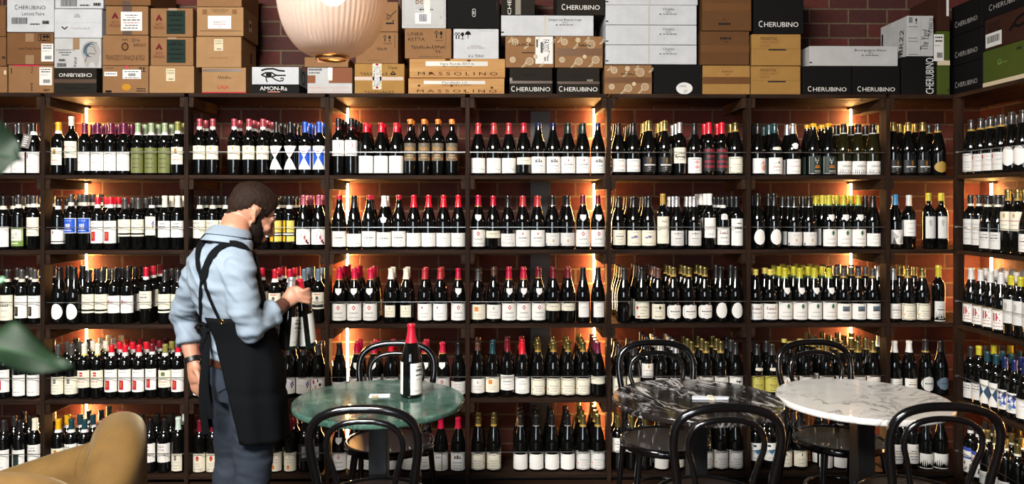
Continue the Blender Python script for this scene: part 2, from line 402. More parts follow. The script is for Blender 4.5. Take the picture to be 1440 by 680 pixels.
    if d == 'emblem_left': return [('e', -.6, .8, .14, .12, 'salmon')] + L(.8, .4, u=.2) + [('l', wav(0, .7, .6, .05, 3), .03, 'ink')] + L(.3, .6)
    if d == 'twowords': return [('t', 'UNEA', -.42, .78, .13, 'ink'), ('t', 'OTTA', -.42, .6, .13, 'ink'), ('l', wav(.2, .85, .42, .08, 2), .05, 'brown'), ('ring', -.05, .1, .6, .38, .03, 'paleblue')]
    if d == 'script_dark': return [('l', wav(-.8, .8, .4, .09, 4), .16, 'black'), ('ring', 0, .42, .85, .22, .05, 'black')] + L(.85, .3)
    if d == 'pinkcircle': return [('e', .1, .55, .42, .26, 'pink'), ('l', wav(-.2, .45, .55, .1, 3), .03, 'white')] + L(.86, .6, c='ink') + L(.15, .3) + L(.06, .2)
    if d == 'redtext': return [('t', 'VOMILA', 0, .84, .13, 'crimson'), ('t', '2019', .05, .58, .13, 'crimson'), ('t', 'SHIRAZ', 0, .36, .13, 'crimson'), ('t', 'YARRA', -.05, .14, .13, 'crimson')]
    if d == 'bulls': return [('t', 'Bulle', .05, .6, .2, 'glyphgold'), ('ring', 0, .12, .85, .42, .04, 'black')] + L(.3, .5, c='tan') + L(.16, .6, c='tan') + [('e', .8, .12, .12, .07, 'orange'), ('e', -.8, .12, .1, .06, 'orange')]
    if d == 'goldemblem': return [('ring', .1, .82, .14, .1, .05, 'glyphgold'), ('ring', .1, .66, .14, .1, .05, 'glyphgold'), ('r', -.75, .42, .85, .5, 'grey')] + L(.28, .2, c='pale') + L(.14, .12, c='pale')
    if d == 'antlers': return [('r', -.95, .02, .95, .04, 'silver'), ('l', [(-.25, .9), (-.1, .78), (.05, .74), (.2, .78), (.35, .9)], .05, 'white'), ('l', [(-.25, .78), (.05, .62), (.35, .78)], .04, 'white'), ('e', .05, .62, .05, .07, 'white'), ('r', -.2, .44, .5, .48, 'orange'), ('r', -.25, .34, .6, .4, 'orange'), ('r', -.3, .17, .7, .2, 'pale'), ('r', -.3, .1, .7, .13, 'pale'), ('r', -.92, .02, -.88, .98, 'pale'), ('r', .88, .02, .92, .98, 'pale')]
    if d == 'serrat': return [('t', 'SERRAT', .15, .55, .17, 'ink')] + L(.3, .4, u=.15) + L(.14, .35, u=.3)
    if d == 'mountain': return [('l', [(-.5, .55), (-.2, .7), (.1, .62), (.4, .72), (.6, .6)], .04, 'ink'), ('e', .2, .7, .1, .08, 'ink')] + L(.4, .55, c='rose') + L(.2, .6)
    if d == 'peach': return [('e', .6, .5, .4, .3, 'pink'), ('e', .7, .35, .25, .2, 'orange')] + L(.2, .2, u=-.5)
    if d == 'longname': return [('l', wav(-.75, .75, .52, .05, 6), .05, 'rose')] + L(.8, .4) + L(.15, .5)
    if d == 'orangescript': return [('l', wav(-.8, .8, .46, .06, 5), .06, 'orange')] + L(.82, .6, c='ink') + L(.1, .6, c='ink')
    if d == 'goldlines': return [('r', -.95, .5, .95, .54, 'gold'), ('t', 'IQ', .5, .78, .12, 'ink')] + L(.62, .5, c='ink') + L(.34, .6, c='ink') + L(.2, .5, c='ink')
    if d == 'ovalrim': return [('ring', 0, .5, .9, .84, .04, 'pale')] + L(.48, .65, c='ink', h=.08) + L(.7, .12, c='pink') + L(.3, .4)
    if d == 'ovalcentre': return [('ring', 0, .5, .86, .82, .05, 'charcoal')] + L(.48, .6, c='ink', h=.08)
    if d == 'dot': return [('ring', 0, .8, .13, .1, .05, 'ink'), ('e', 0, .8, .08, .06, 'silver'), ('r', -.55, .78, -.2, .82, 'ink'), ('r', .2, .78, .55, .82, 'ink')] + L(.45, .5, c='ink') + L(.28, .5) + L(.16, .4)
    if d == 'coin': return [('e', .15, .76, .2, .13, 'olive'), ('e', .15, .76, .11, .08, 'black'), ('r', -.6, .74, -.15, .77, 'ink'), ('r', .45, .74, .8, .77, 'ink')] + L(.5, .5, c='pale', h=.06) + L(.14, .6, c='ink')
    if d == 'handscript': return [('l', wav(-.5, .8, .66, .08, 4), .06, 'ink'), ('l', wav(-.3, .5, .48, .04, 4), .04, 'ink'), ('l', wav(-.4, .2, .3, .03, 4), .04, 'ink'), ('l', wav(-.6, .7, .14, .03, 5), .04, 'ink'), ('e', -.75, .62, .14, .1, 'salmon'), ('e', -.6, .1, .2, .04, 'salmon')]
    if d == 'emblem_c': return [('ring', .1, .72, .14, .12, .05, 'pale'), ('ring', .1, .54, .14, .12, .05, 'pale'), ('t', 'CAUDA', 0, .28, .1, 'ink')]
    if d == 'raven': return [('e', .25, .7, .28, .06, 'black'), ('l', [(-.2, .55), (.1, .66), (.35, .7), (.7, .92)], .08, 'black'), ('l', [(.2, .7), (.3, .5), (.1, .4)], .06, 'black'), ('e', -.15, .72, .1, .06, 'black')]
    if d == 'wordroc': return [('t', 'IDROC', .1, .32, .16, 'ink')] + L(.7, .5)
    if d == 'citrontext': return [('l', [(-.2, .8), (0, .6), (.2, .8)], .04, 'olive')] + L(.84, .4, c='ink') + L(.42, .55, c='olive', h=.06) + L(.3, .4, c='olive') + L(.1, .5, c='olive')
    if d == 'bunch': return [('e', .55, .6, .1, .08, 'purple'), ('e', .7, .7, .1, .08, 'purple'), ('e', .62, .45, .1, .08, 'wine'), ('e', .78, .56, .08, .07, 'purple')] + L(.5, .4, u=-.3)
    if d == 'confetti': return [('e', -.5, .7, .16, .14, 'salmon'), ('e', .1, .8, .1, .1, 'darkgreen'), ('e', .4, .55, .16, .1, 'black'), ('e', -.2, .4, .14, .12, 'orange'), ('e', .5, .25, .12, .1, 'salmon'), ('e', -.6, .2, .1, .1, 'teal')]
    if d == 'gorge': return [('e', 0, .62, .34, .2, 'pale'), ('e', 0, .66, .22, .1, 'ink'), ('r', -1, .1, 1, .26, 'black')] + L(.86, .5, c='red', h=.07)
    if d == 'halfblack': return [('r', .1, 0, .2, 1, 'black')] + L(.7, .4, c='slate', u=-.4) + [('l', wav(-.8, 0, .8, .07, 3), .04, 'slate')]
    if d == 'bluetri': return [('r', -.6, .78, -.1, .9, 'teal'), ('poly', [(-.5, .6), (.7, .66), (.1, .34)], 'sky'), ('poly', [(.2, .62), (.7, .66), (.3, .5)], 'teal')] + L(.15, .5)
    if d == 'blackmark': return [('e', 0, .8, .08, .09, 'black'), ('r', -.05, .68, .07, .78, 'black')] + L(.45, .5, c='pale', h=.06) + L(.2, .4)
    if d == 'shieldlogo': return [('e', 0, .66, .2, .16, 'pale'), ('r', -.2, .66, .2, .86, 'olivegold')] + L(.42, .55) + L(.25, .4) + [('l', wav(-.6, .6, .5, .02, 3), .02, 'paleblue')]
    if d == 'redK': return [('r', -1, .94, 1, 1.0, 'gold'), ('r', -.55, .4, -.35, .8, 'salmon'), ('r', -.2, .42, 0, .8, 'salmon'), ('l', [(0, .6), (.35, .78)], .12, 'salmon'), ('l', [(0, .6), (.4, .42)], .12, 'salmon')] + L(.3, .5, c='salmon', h=.03) + L(.14, .6, c='salmon', h=.03)
    if d == 'crest_grey': return [('e', -.3, .74, .28, .12, 'pale'), ('e', -.3, .64, .18, .1, 'pale'), ('l', [(-.8, .42), (-.2, .36), (.3, .2), (.8, -.0)], .03, 'paleblue')]
    if d == 'twotone': return L(.8, .5, c='ink') + [('l', [(-.9, .3), (-.3, .35), (.4, .2), (.9, .05)], .03, 'paleblue')] + L(.62, .6, c='ink', h=.06) + L(.48, .6)
    if d == 'hourblue': return [('poly', [(-.98, .04), (-.98, .96), (0, .5)], 'navyteal'), ('poly', [(.98, .04), (.98, .96), (0, .5)], 'navyteal')]
    if d == 'hourtext': return L(.86, .5) + L(.7, .35, c='rose') + L(.2, .35) + L(.06, .2)
    if d == 'water': return [('e', -.3, .7, .6, .22, 'watercolour'), ('e', .4, .5, .5, .26, 'watercolour'), ('e', -.1, .3, .3, .14, 'paleblue'), ('e', .5, .8, .3, .12, 'navy')] + L(.12, .5)
    if d == 'bluepat': return [('r', -1, .86, 1, 1, 'watercolour'), ('r', -1, .55, 1, .62, 'watercolour')] + [('e', rnd.uniform(-.9, .9), rnd.uniform(.05, .5), .12, .06, rnd.choice(['ink', 'pale', 'brown'])) for _ in range(12)]
    if d == 'wash': return [('e', rnd.uniform(-.7, .7), rnd.uniform(.15, .7), rnd.uniform(.2, .4), rnd.uniform(.08, .2), 'pink') for _ in range(6)]
    if d == 'tritan': return [('poly', [(-.9, .2), (-.9, .95), (.1, .5)], 'pale'), ('poly', [(-.9, 0), (-.2, 0), (-.6, .5)], 'ink'), ('poly', [(.2, .1), (.8, .8), (.8, .1)], 'pale')] + L(.84, .3, u=.4)
    if d == 'yellowblocks': return [('r', -.95, .45, -.35, .98, 'yellow'), ('r', -.1, .45, .95, .98, 'lemon'), ('r', -.95, .04, -.35, .28, 'yellow'), ('r', -.1, .04, .95, .28, 'lemon'), ('r', -.9, .34, .9, .4, 'grey')]
    if d == 'orangeseal': return [('e', -.2, .22, .2, .12, 'orange'), ('e', 0, .8, .1, .1, 'pale')] + L(.6, .5) + L(.45, .4)
    if d == 'urn': return [('e', 0, .74, .26, .14, 'salmon'), ('r', -.06, .55, .06, .74, 'gold')] + L(.42, .5) + L(.3, .4) + L(.14, .5)
    if d == 'silvernk': return [('r', -.4, .2, .4, .85, 'silver')] + L(.4, .3, c='ink')
    return L(.6, .5)
PAL['dusty'] = (176, 150, 146)
PAL['navyteal'] = (30, 72, 104)
WORDC = {}
# kind: shape, height px, capsule(colour, length px, band colour, band px), label(colour, width, bottom, top px, design, outline), capsule words, label words, neck label
K = {}
def k(n, shape, h, cap, lab, capw, desc, neck=None, glass=None): K[n] = (shape, h, cap, lab, capw, desc, neck, glass)
W = 'white'
k('r1a', 'bx', 73, ('charcoal', 15, None, 0), (W, 18, 3, 32, 'sketch', 'rect'), 'charcoal', 'tall white sketch label')
k('r1tag', 'bx', 73, ('black', 17, W, 5), (W, 18, 3, 32, 'emblem_left', 'rect'), 'black', 'white red-printed label and hanging grey tag')
k('yel', 'bx', 74, ('yellow', 16, W, 4), ('cream', 15, 14, 38, 'goldsq_small', 'rect'), 'yellow', 'cream label with small gold square')
k('tallcream', 'bx', 82, ('cream', 13, None, 0), ('cream', 19, 24, 47, 'handscript', 'rect'), 'tall cream', 'high cream handwritten label')
k('plum', 'bx', 73, ('plum', 15, 'rose', 1.5), (W, 19, 6, 32.5, 'redscript', 'rect'), 'plum', 'tall white red-script label')
k('sage', 'bx', 73, ('sage', 17, W, 4), ('labelgreen', 18.5, 3, 38, 'greenscript', 'rect'), 'sage green', 'olive green script label')
k('olv', 'bx', 75, ('olive', 17, W, 4), ('cream', 16, 15, 39, 'goldsq_small', 'rect'), 'olive green', 'cream label with small gold square')
k('rosecrest', 'bx', 79, ('rose', 15, W, 4), ('cream', 19, 22, 41, 'crest', 'rect'), 'rose', 'cream label with tan crest')
k('hourb', 'bx', 75, ('black', 15, None, 0), (W, 18, 8, 41, 'hourtext', 'hour'), 'black', 'white hourglass-shaped label')
k('hourbl', 'bx', 75, ('blue', 15, None, 0), (W, 18, 8, 41, 'hourblue2', 'rect'), 'blue', 'white hourglass on blue label')
k('ringred', 'bx', 80, ('black', 14, 'red', 1.2), (W, 18, 27, 49, 'rings', 'rect'), 'black', 'white label with red rings')
k('bigwhite', 'bg', 74, ('brightred', 13.5, None, 0), (W, 20.4, 3, 27, 'faint', 'rect'), 'bright red', 'large blank-looking white label')
k('bulls', 'bx', 79, ('orange', 7, None, 0), ('taupe', 16.5, 20, 45, 'bulls', 'rect'), 'orange wax', 'taupe label with gold script')
k('salm', 'bg', 74, ('salmon', 16, None, 0), (W, 20, 3, 24, 'squiggle', 'rect'), 'salmon red', 'white label')
k('shortcream', 'bg', 74, ('red', 14, None, 0), ('cream', 19.6, 15, 25, 'lines', 'rect'), 'red', 'short cream label')
k('bldg', 'bg', 74, ('navy', 5, None, 0), (W, 20, 3, 26, 'building', 'rect'), 'navy wax', 'white label with building drawing')
k('dkgreen', 'bg', 74, ('darkgreen', 15, None, 0), (W, 20, 3, 26, 'seal', 'rect'), 'dark green', 'white label')
k('oscript', 'bg', 74, ('black', 17, None, 0), (W, 19, 5, 23, 'orangescript', 'rect'), 'black', 'white label with orange script')
k('goldem', 'bg', 78, ('olivegold', 15, 'gold', 2.5), ('black', 19, 5, 26, 'goldemblem', 'rect'), 'olive gold', 'black label with gold emblem')
k('scriptd', 'bx', 75, ('silver', 15, None, 0), ('cream', 18.4, 17, 39, 'script_dark', 'rect'), 'silver', 'white label with black script badge')
k('pinkc', 'bg', 74, ('black', 16, None, 0), (W, 20, 3, 25, 'pinkcircle', 'rect'), 'black', 'white label with pink circle')
k('redtxt', 'bx', 75, ('brightred', 16, None, 0), ('black', 18, 6, 38, 'redtext', 'rect'), 'bright red', 'black label with red lettering')
k('ornate', 'bg', 75, ('olivegold', 13, 'gold', 3), ('cream', 20.2, 3, 26, 'ornate', 'rect'), 'gold', 'cream label with ornate border')
k('peach', 'bg', 74, ('black', 15, None, 0), (W, 18, 3, 24, 'peach', 'rect'), 'black', 'white label with peach shape')
k('mount', 'bg', 74, ('teal', 14, None, 0), (W, 20, 2, 25, 'mountain', 'rect'), 'dark teal', 'white label with small drawing', 'oval')
k('longn', 'bg', 74, ('silver', 15, None, 0), (W, 20, 2, 23, 'longname', 'rect'), 'silver', 'white label and cloud neck label', 'cloud')
k('antl', 'bg', 74, ('yellow', 5.5, None, 0), ('darkgreen', 19, 2, 27, 'antlers', 'rect'), 'yellow wax', 'dark green antler label')
k('serr', 'bg', 73, ('black', 14, 'grey', 1.5), (W, 20, 1.5, 20, 'serrat', 'rect'), 'black', 'white label with grey lettering', None, 'g')
k('cornerb', 'bg', 76, ('olivegold', 13, 'gold', 2.5), ('black', 18, 4, 22, 'goldemblem', 'rect'), 'gold-banded dark', 'black label with gold emblem')
k('cornrnd', 'bg', 74, ('charcoal', 13, 'gold', 2.5), ('gold', 17, 4, 20, 'plain', 'oval'), 'gold-banded dark', 'round gold label')
k('blkband', 'bx', 74, ('black', 18, 'cream', 5), (W, 18, 4, 32, 'sketch', 'rect'), 'black white-banded', 'tall white label')
k('goat', 'bx', 76, ('charcoal', 18, 'cream', 5), ('foliage', 18, 5, 30, 'goatsketch', 'rect'), 'charcoal', 'green label with animal sketch')
k('tanlab', 'bx', 75, ('graphite', 16, W, 5), ('cream', 17, 19, 45, 'sketch', 'rect'), 'grey', 'high cream sketch label')
k('redseal', 'bx', 70, ('black', 14, W, 5), (W, 19, 12, 28, 'redseal_left', 'rect'), 'black white-banded', 'white label with red seal')
k('bluel', 'bx', 77, ('graphite', 16, 'cream', 5), ('grey', 17.5, 23, 44, 'bluesq', 'rect'), 'graphite', 'blue label with white square')
k('redsq', 'bx', 73, ('brightred', 15, W, 5), (W, 18, 9, 40, 'redsq', 'rect'), 'red', 'tall white label with red square')
k('strip', 'bx', 72, ('graphite', 15, None, 0), ('cream', 18.5, 23, 42, 'strip', 'rect'), 'graphite', 'cream two-piece label')
k('narrow', 'bx', 74, ('black', 16, W, 4), ('cream', 14, 20, 46, 'bunch', 'rect'), 'black low-banded', 'narrow cream label')
k('creamcap', 'bx', 75, ('cream', 16, None, 0), (W, 18, 17, 40, 'twotone', 'rect'), 'cream', 'white label')
k('finca', 'bx', 74, ('black', 17, 'cream', 5), ('cream', 18.5, 16, 41, 'twowords', 'rect'), 'black cream-banded', 'cream label with two dark words')
k('yblock', 'bx', 74, ('black', 17, 'cream', 5), ('black', 17.5, 10, 41, 'yellowblocks', 'rect'), 'black cream-banded', 'black label with yellow blocks')
k('stain', 'bg', 76, ('mauve', 14, None, 0), (W, 19.6, 7, 29, 'stain', 'rect'), 'mauve', 'white label with wine-red ring')
k('redwax', 'bg', 76, ('red', 6, None, 0), (W, 20.6, 4, 25.5, 'lines', 'rect'), 'red wax', 'white label')
k('redmid', 'bg', 76, ('brightred', 12, None, 0), (W, 20.6, 4, 25.5, 'lines', 'rect'), 'red', 'white printed label')
k('blksq', 'bg', 75, ('black', 16, None, 0), (W, 20.4, 4, 22, 'squiggle', 'rect'), 'black', 'white label with dark squiggle')
k('cloudw', 'bg', 75, (W, 15, None, 0), (W, 20.4, 4, 24, 'lines', 'rect'), 'white', 'white label and cloud neck label', 'cloud')
k('redw', 'bg', 76, ('brightred', 17, None, 0), (W, 20.4, 4, 23, 'faint', 'rect'), 'bright red', 'plain white label')
k('shr', 'bg', 76, ('crimson', 16, 'gold', 1.2), (W, 20.6, 4, 27.5, 'emblem_red', 'rect'), 'crimson', 'white red-emblem label and shield', 'shield')
k('shd', 'bg', 76, ('wine', 14, 'gold', 1.2), (W, 20.2, 4, 27.5, 'emblem_red', 'rect'), 'dark wine', 'white red-emblem label and shield', 'shield')
k('seal', 'bg', 75, ('salmon', 15, None, 0), (W, 20, 4, 27, 'seal', 'rect'), 'salmon red', 'white label with red dot')
k('orngrey', 'bg', 75, ('black', 14, 'silver', 1), ('grey', 20.6, 5, 23, 'orangesq2', 'rect'), 'black silver-trimmed', 'pale label with orange mark')
k('shortr', 'bg', 75, ('red', 14, None, 0), ('cream', 20, 16, 26, 'lines', 'rect'), 'red', 'short cream label')
k('creaml', 'bg', 74, ('black', 15, None, 0), ('cream', 18, 6, 27, 'lines', 'rect'), 'black', 'cream label')
k('purp', 'bg', 74, ('black', 15, None, 0), ('cream', 20, 5, 26.5, 'purple', 'rect'), 'black', 'cream label with purple streak')
k('talllab', 'bx', 78, ('gold', 15, None, 0), ('cream', 17.6, 8, 46, 'handscript2', 'rect'), 'yellow gold', 'very tall white label')
k('dotg', 'bg', 74, ('silver', 14, None, 0), ('grey', 18, 5, 26, 'dot', 'rect'), 'silver', 'grey label with round dot')
k('tallwhite', 'bx', 78, (W, 16, None, 0), (W, 15.5, 16, 44, 'sketch', 'rect'), 'white', 'narrow tall white label')
k('chateauk', 'bx', 73, ('black', 15, W, 4), (W, 18, 6, 30, 'chateau', 'rect'), 'black white-banded', 'white house-drawing label', 'arch')
k('talltxt', 'bx', 74, ('black', 15, None, 0), (W, 18, 5, 43, 'twotone', 'rect'), 'black', 'very tall white label')
k('egg', 'bg', 78, ('black', 17, None, 0), (W, 15, 6, 28.5, 'plain', 'egg'), 'black', 'white egg-shaped label')
k('smallp', 'bg', 74, ('black', 15, 'silver', 1), ('grey', 20, 5, 24, 'orangesq2', 'rect'), 'black silver-trimmed', 'pale label')
k('shy', 'bg', 76, ('lime', 15, 'green', 1.5), (W, 20.4, 4, 28, 'emblem_green', 'rect'), 'yellow', 'white green-emblem label and shield', 'shield')
k('bluecap', 'bg', 77, ('sky', 15, None, 0), (W, 16, 7, 27, 'tritan', 'rect'), 'sky blue', 'white label with grey triangles')
k('whitecap', 'bx', 76, ('grey', 15, None, 0), (W, 17.5, 18, 41, 'script_top', 'rect'), 'white', 'white label with script heading')
k('ygold3', 'bx', 79, ('lime', 11, None, 0), ('grey', 15, 15, 46, 'crest_grey', 'rect'), 'yellow gold', 'tall grey label with crest')
k('dsq', 'bx', 75, ('graphite', 17, 'cream', 4), (W, 18, 8, 39, 'darksq', 'rect'), 'graphite', 'white label with dark gold square')
k('oldcream', 'bx', 75, ('charcoal', 17, 'cream', 4), ('cream', 19, 5, 40, 'lines', 'rect'), 'charcoal', 'large cream label')
k('dkcream', 'bx', 74, ('charcoal', 15, None, 0), ('cream', 18.5, 20, 41, 'strip', 'rect'), 'charcoal', 'cream two-piece label')
k('splash', 'bx', 76, ('black', 13, None, 0), (W, 18, 15, 39, 'splash', 'rect'), 'black', 'white label with red splash')
k('redcream', 'bx', 78, ('red', 17, W, 4), ('cream', 18.4, 21, 45, 'twotone', 'rect'), 'red white-banded', 'cream label')
k('gorge', 'bx', 75, ('red', 18, W, 5), ('cream', 18.4, 20, 42, 'gorge', 'rect'), 'red white-banded', 'cream label with red heading')
k('slatec', 'bx', 75, ('slate', 16, None, 0), ('cream', 18.4, 20, 43, 'gorge', 'rect'), 'slate blue', 'cream label with dark band')
k('creamsm', 'bg', 76, ('cream', 15, None, 0), ('cream', 14.6, 8.5, 25, 'pale_crest', 'rect'), 'cream', 'small cream label')
k('sealb', 'bg', 76, ('salmon', 15, None, 0), (W, 20, 4, 27, 'seal_off', 'rect'), 'brick red', 'white label with red dot')
k('osq', 'bg', 75, ('graphite', 16, None, 0), ('cream', 20, 5, 26, 'orangesq', 'rect'), 'graphite', 'cream label with orange square')
k('brownc', 'bg', 76, ('brown', 10, None, 0), (W, 20.6, 6, 25.5, 'pale_crest', 'rect'), 'brown wax', 'white label')
k('shortd', 'bg', 76, ('wine', 14, None, 0), ('cream', 20, 17, 27.5, 'lines', 'rect'), 'dark red', 'short cream label')
k('narrowb', 'bg', 77, ('black', 18, None, 0), (W, 15, 8, 30, 'faint', 'rect'), 'black', 'narrow white label')
k('nolabel', 'bg', 76, ('charcoal', 16, None, 0), None, 'charcoal', 'no label')
k('hand', 'bg', 77, ('black', 17, None, 0), ('cream', 20.6, 6, 30, 'handscript', 'rect'), 'black', 'cream handwritten label')
k('coin', 'bg', 76, ('brown', 14, None, 0), ('cream', 18.5, 5, 26, 'coin', 'rect'), 'brown', 'cream label with dark coin')
k('rnd', 'bg', 77, ('olivegold', 13, 'gold', 3), (W, 20.6, 5, 25.5, 'ovalrim', 'round'), 'gold', 'rounded white label')
k('paley', 'bg', 74, ('lemon', 8, None, 0), (W, 20, 4, 26, 'chateau', 'rect'), 'pale yellow', 'white label with house drawing')
k('greyp', 'bg', 75, ('graphite', 13, 'gold', 2.5), (W, 20, 4, 26, 'greypic', 'rect'), 'grey gold-banded', 'white label with grey picture')
k('silc', 'bg', 75, ('silver', 16, None, 0), (W, 18, 5, 26, 'lines', 'rect'), 'silver', 'white label')
k('yelbx', 'bx', 79, ('lime', 16, None, 0), ('grey', 15, 0.8, 29, 'lines', 'rect'), 'yellow', 'tall grey-white label')
k('whitesq', 'bx', 73, ('charcoal', 15, None, 0), (W, 18, 4, 33, 'sketch', 'rect'), 'charcoal', 'large white sketch label')
k('smsq', 'bx', 74, ('graphite', 15, None, 0), ('cream', 18, 6, 30, 'smallsq', 'rect'), 'graphite', 'cream label with small dark square')
k('creamred', 'bx', 75, ('cream', 16, 'lemon', 2), ('cream', 18, 15, 39, 'redsq_small', 'rect'), 'cream', 'cream label with small red square')
k('winesq', 'bx', 75, ('wine', 15, W, 4), (W, 15, 12, 41, 'redsq', 'rect'), 'dark red', 'white label with red square')
k('greenc', 'bx', 74, ('olive', 16, W, 4), ('cream', 17.5, 15, 39, 'greensq_small', 'rect'), 'green', 'cream label with small green square')
k('bunch', 'bg', 74, ('charcoal', 15, None, 0), (W, 20, 6, 28, 'bunch', 'rect'), 'charcoal', 'white label with purple grapes')
k('conf', 'bg', 74, ('charcoal', 15, None, 0), (W, 20, 6, 29, 'confetti', 'rect'), 'charcoal', 'white label with coloured specks')
k('wash', 'bx', 74, ('wine', 15, None, 0), (W, 18, 4, 34, 'wash', 'rect'), 'dark red', 'white label with pink wash')
k('waxtop', 'bg', 75, ('brown', 11, None, 0), (W, 20.4, 6, 26, 'pale_crest', 'rect'), 'brown wax', 'white crested label')
k('dkosq', 'bg', 75, ('teal', 15, None, 0), ('cream', 19, 7, 28, 'orangesq', 'rect'), 'dark teal', 'cream label with orange square')
k('winelab', 'bg', 80, ('wine', 17, None, 0), (W, 19, 10, 31, 'lines', 'rect'), 'dark wine', 'high white label')
k('redlab', 'bg', 76, ('brightred', 17, None, 0), (W, 20.6, 5, 27, 'handline', 'rect'), 'bright red', 'white label')
k('plumshort', 'bg', 75, ('plum', 15, None, 0), ('cream', 20, 18, 29, 'lines', 'rect'), 'plum', 'short cream label')
k('roc', 'bg', 72, ('charcoal', 15, None, 0), ('cream', 19, 5, 27, 'wordroc', 'rect'), 'charcoal', 'cream label with dark word')
k('highlab', 'bx', 82, ('black', 16, None, 0), (W, 19, 26, 46, 'crest', 'rect'), 'black', 'high white crested label')
k('grdot', 'bg', 75, ('silver', 15, None, 0), ('grey', 18, 4, 26, 'dot', 'rect'), 'silver', 'grey label with round dot')
k('emc', 'bg', 76, ('olivegold', 16, 'gold', 3), (W, 20.4, 4, 27, 'emblem_c', 'rect'), 'gold', 'white label with pale emblem')
k('raven', 'bg', 74, ('charcoal', 16, None, 0), (W, 20.4, 4, 28, 'raven', 'rect'), 'charcoal', 'white label with black bird')
k('citron', 'bg', 72, ('charcoal', 15, None, 0), ('citron', 20, 6, 28, 'citrontext', 'rect'), 'patterned dark', 'yellow label and oval neck label', 'oval')
k('paleg', 'bg', 75, ('lemon', 5, None, 0), (W, 20, 4, 27, 'chateau', 'rect'), 'pale lime', 'white label with house drawing')
k('whitecapb', 'bg', 76, (W, 16, None, 0), (W, 18, 4, 24, 'lines', 'rect'), 'white', 'white label')
k('ovalc', 'bg', 78, ('charcoal', 18, 'gold', 2), ('grey', 18, 6, 27, 'ovalcentre', 'oval'), 'gold-banded black', 'oval grey label')
k('bluerd', 'bg', 76, ('black', 15, None, 0), ('slate', 17, 8, 26, 'ovalcentre', 'oval'), 'black', 'round slate label')
k('greensq', 'bx', 73, ('black', 15, None, 0), (W, 18, 6, 33, 'greensq', 'rect'), 'black', 'white label with green square')
k('yellin', 'bx', 74, ('yellow', 18, W, 4), ('cream', 18, 10, 35, 'goldsq_small', 'rect'), 'yellow', 'cream label with gold square')
k('fincaw', 'bx', 74, ('teal', 18, W, 4), (W, 18.6, 15, 41, 'twowords', 'rect'), 'dark white-banded', 'white label with two dark words')
k('fincad', 'bx', 74, ('black', 15, None, 0), (W, 18.6, 15, 41, 'twowords', 'rect'), 'black', 'white label with two dark words')
k('redmiss', 'bx', 74, ('crimson', 18, W, 5), ('cream', 18, 10, 35, 'lines', 'rect'), 'crimson white-banded', 'cream label')
k('mintc', 'bx', 76, ('mint', 17, None, 0), ('cream', 15, 3, 27, 'smallsq', 'rect'), 'pale mint', 'narrow cream label with small square')
k('urn', 'bx', 72, ('wine', 16, None, 0), ('cream', 18.4, 1.5, 27, 'urn', 'rect'), 'dark red', 'cream label with red urn')
k('oseal', 'bx', 74, ('wine', 16, None, 0), ('cream', 18.4, 2, 28, 'orangeseal', 'rect'), 'dark red', 'cream label with orange seal')
k('silvn', 'bx', 72, ('black', 15, None, 0), ('black', 16, 16, 40, 'silvernk', 'rect'), 'black', 'black label with silver panel')
k('halfb', 'bg', 74, ('crimson', 15, None, 0), (W, 20, 2, 27, 'halfblack', 'rect'), 'crimson', 'white label split by black bar')
k('whitef', 'bg', 74, ('crimson', 15, None, 0), (W, 20.4, 2, 27, 'building', 'rect'), 'crimson', 'white label with building')
k('blankw', 'bg', 77, ('black', 15, 'pale', .7), (W, 20.6, 3, 24, 'plain', 'rect'), 'black', 'blank white label')
k('ornated', 'bg', 77, ('olivegold', 16, 'gold', 3), ('grey', 20.4, 3, 28, 'ornate', 'rect'), 'gold', 'grey-white label with ornate border')
k('highw', 'bx', 76, ('olivegold', 16, None, 0), (W, 18.6, 26, 46, 'lines', 'rect'), 'gold', 'high white label')
k('btri', 'bx', 74, ('sky', 8, None, 0), (W, 18, 13, 38, 'bluetri', 'rect'), 'blue', 'white label with blue triangles')
k('bmark', 'bg', 74, ('charcoal', 15, None, 0), ('cream', 19, 5, 27, 'blackmark', 'rect'), 'charcoal', 'cream label with black mark')
k('iq', 'bx', 74, ('black', 15, None, 0), (W, 17, 8, 35, 'goldlines', 'rect'), 'black', 'white label with gold line')
k('lowwhite', 'bg', 76, ('black', 15, None, 0), (W, 20, 1, 22, 'plain', 'rect'), 'black', 'plain low white label')
k('sidegold', 'bg', 76, ('charcoal', 16, 'gold', 2.5), ('grey', 20, 4, 27, 'emblem_left', 'rect'), 'gold-banded dark', 'grey-white label')
k('sideor', 'bg', 76, ('charcoal', 16, 'gold', 2.5), ('grey', 20, 4, 29, 'ornate', 'rect'), 'gold-banded dark', 'label with ornate border')
k('sidehalf', 'bg', 77, ('charcoal', 16, None, 0), (W, 16, 8, 33, 'plain', 'egg'), 'charcoal', 'white egg-shaped label')
k('sidetall', 'bx', 76, ('charcoal', 15, 'cream', 3), ('grey', 18.4, 8, 43, 'script_top', 'rect'), 'grey-banded dark', 'tall grey label with script')
k('sidelow', 'bg', 75, ('charcoal', 15, 'cream', 3), ('grey', 20, 5, 27, 'twotone', 'rect'), 'grey-banded dark', 'low grey label')
k('sidecrest', 'bx', 82, ('olivegold', 14, 'gold', 3), ('cream', 18.4, 30, 54, 'crest', 'rect'), 'olive gold', 'high cream crested label')
k('sidewhite', 'bg', 75, ('charcoal', 15, None, 0), (W, 20, 5, 27, 'lines', 'rect'), 'charcoal', 'low white label')
k('redk', 'bg', 78, ('grey', 15, None, 0), (W, 18.5, 5, 31, 'redK', 'rect'), 'cream', 'white label with red letter motif')
k('crestg', 'bx', 76, ('lime', 12, None, 0), ('grey', 18.4, 16, 46, 'crest_grey', 'rect'), 'yellow', 'tall white label with grey crest')
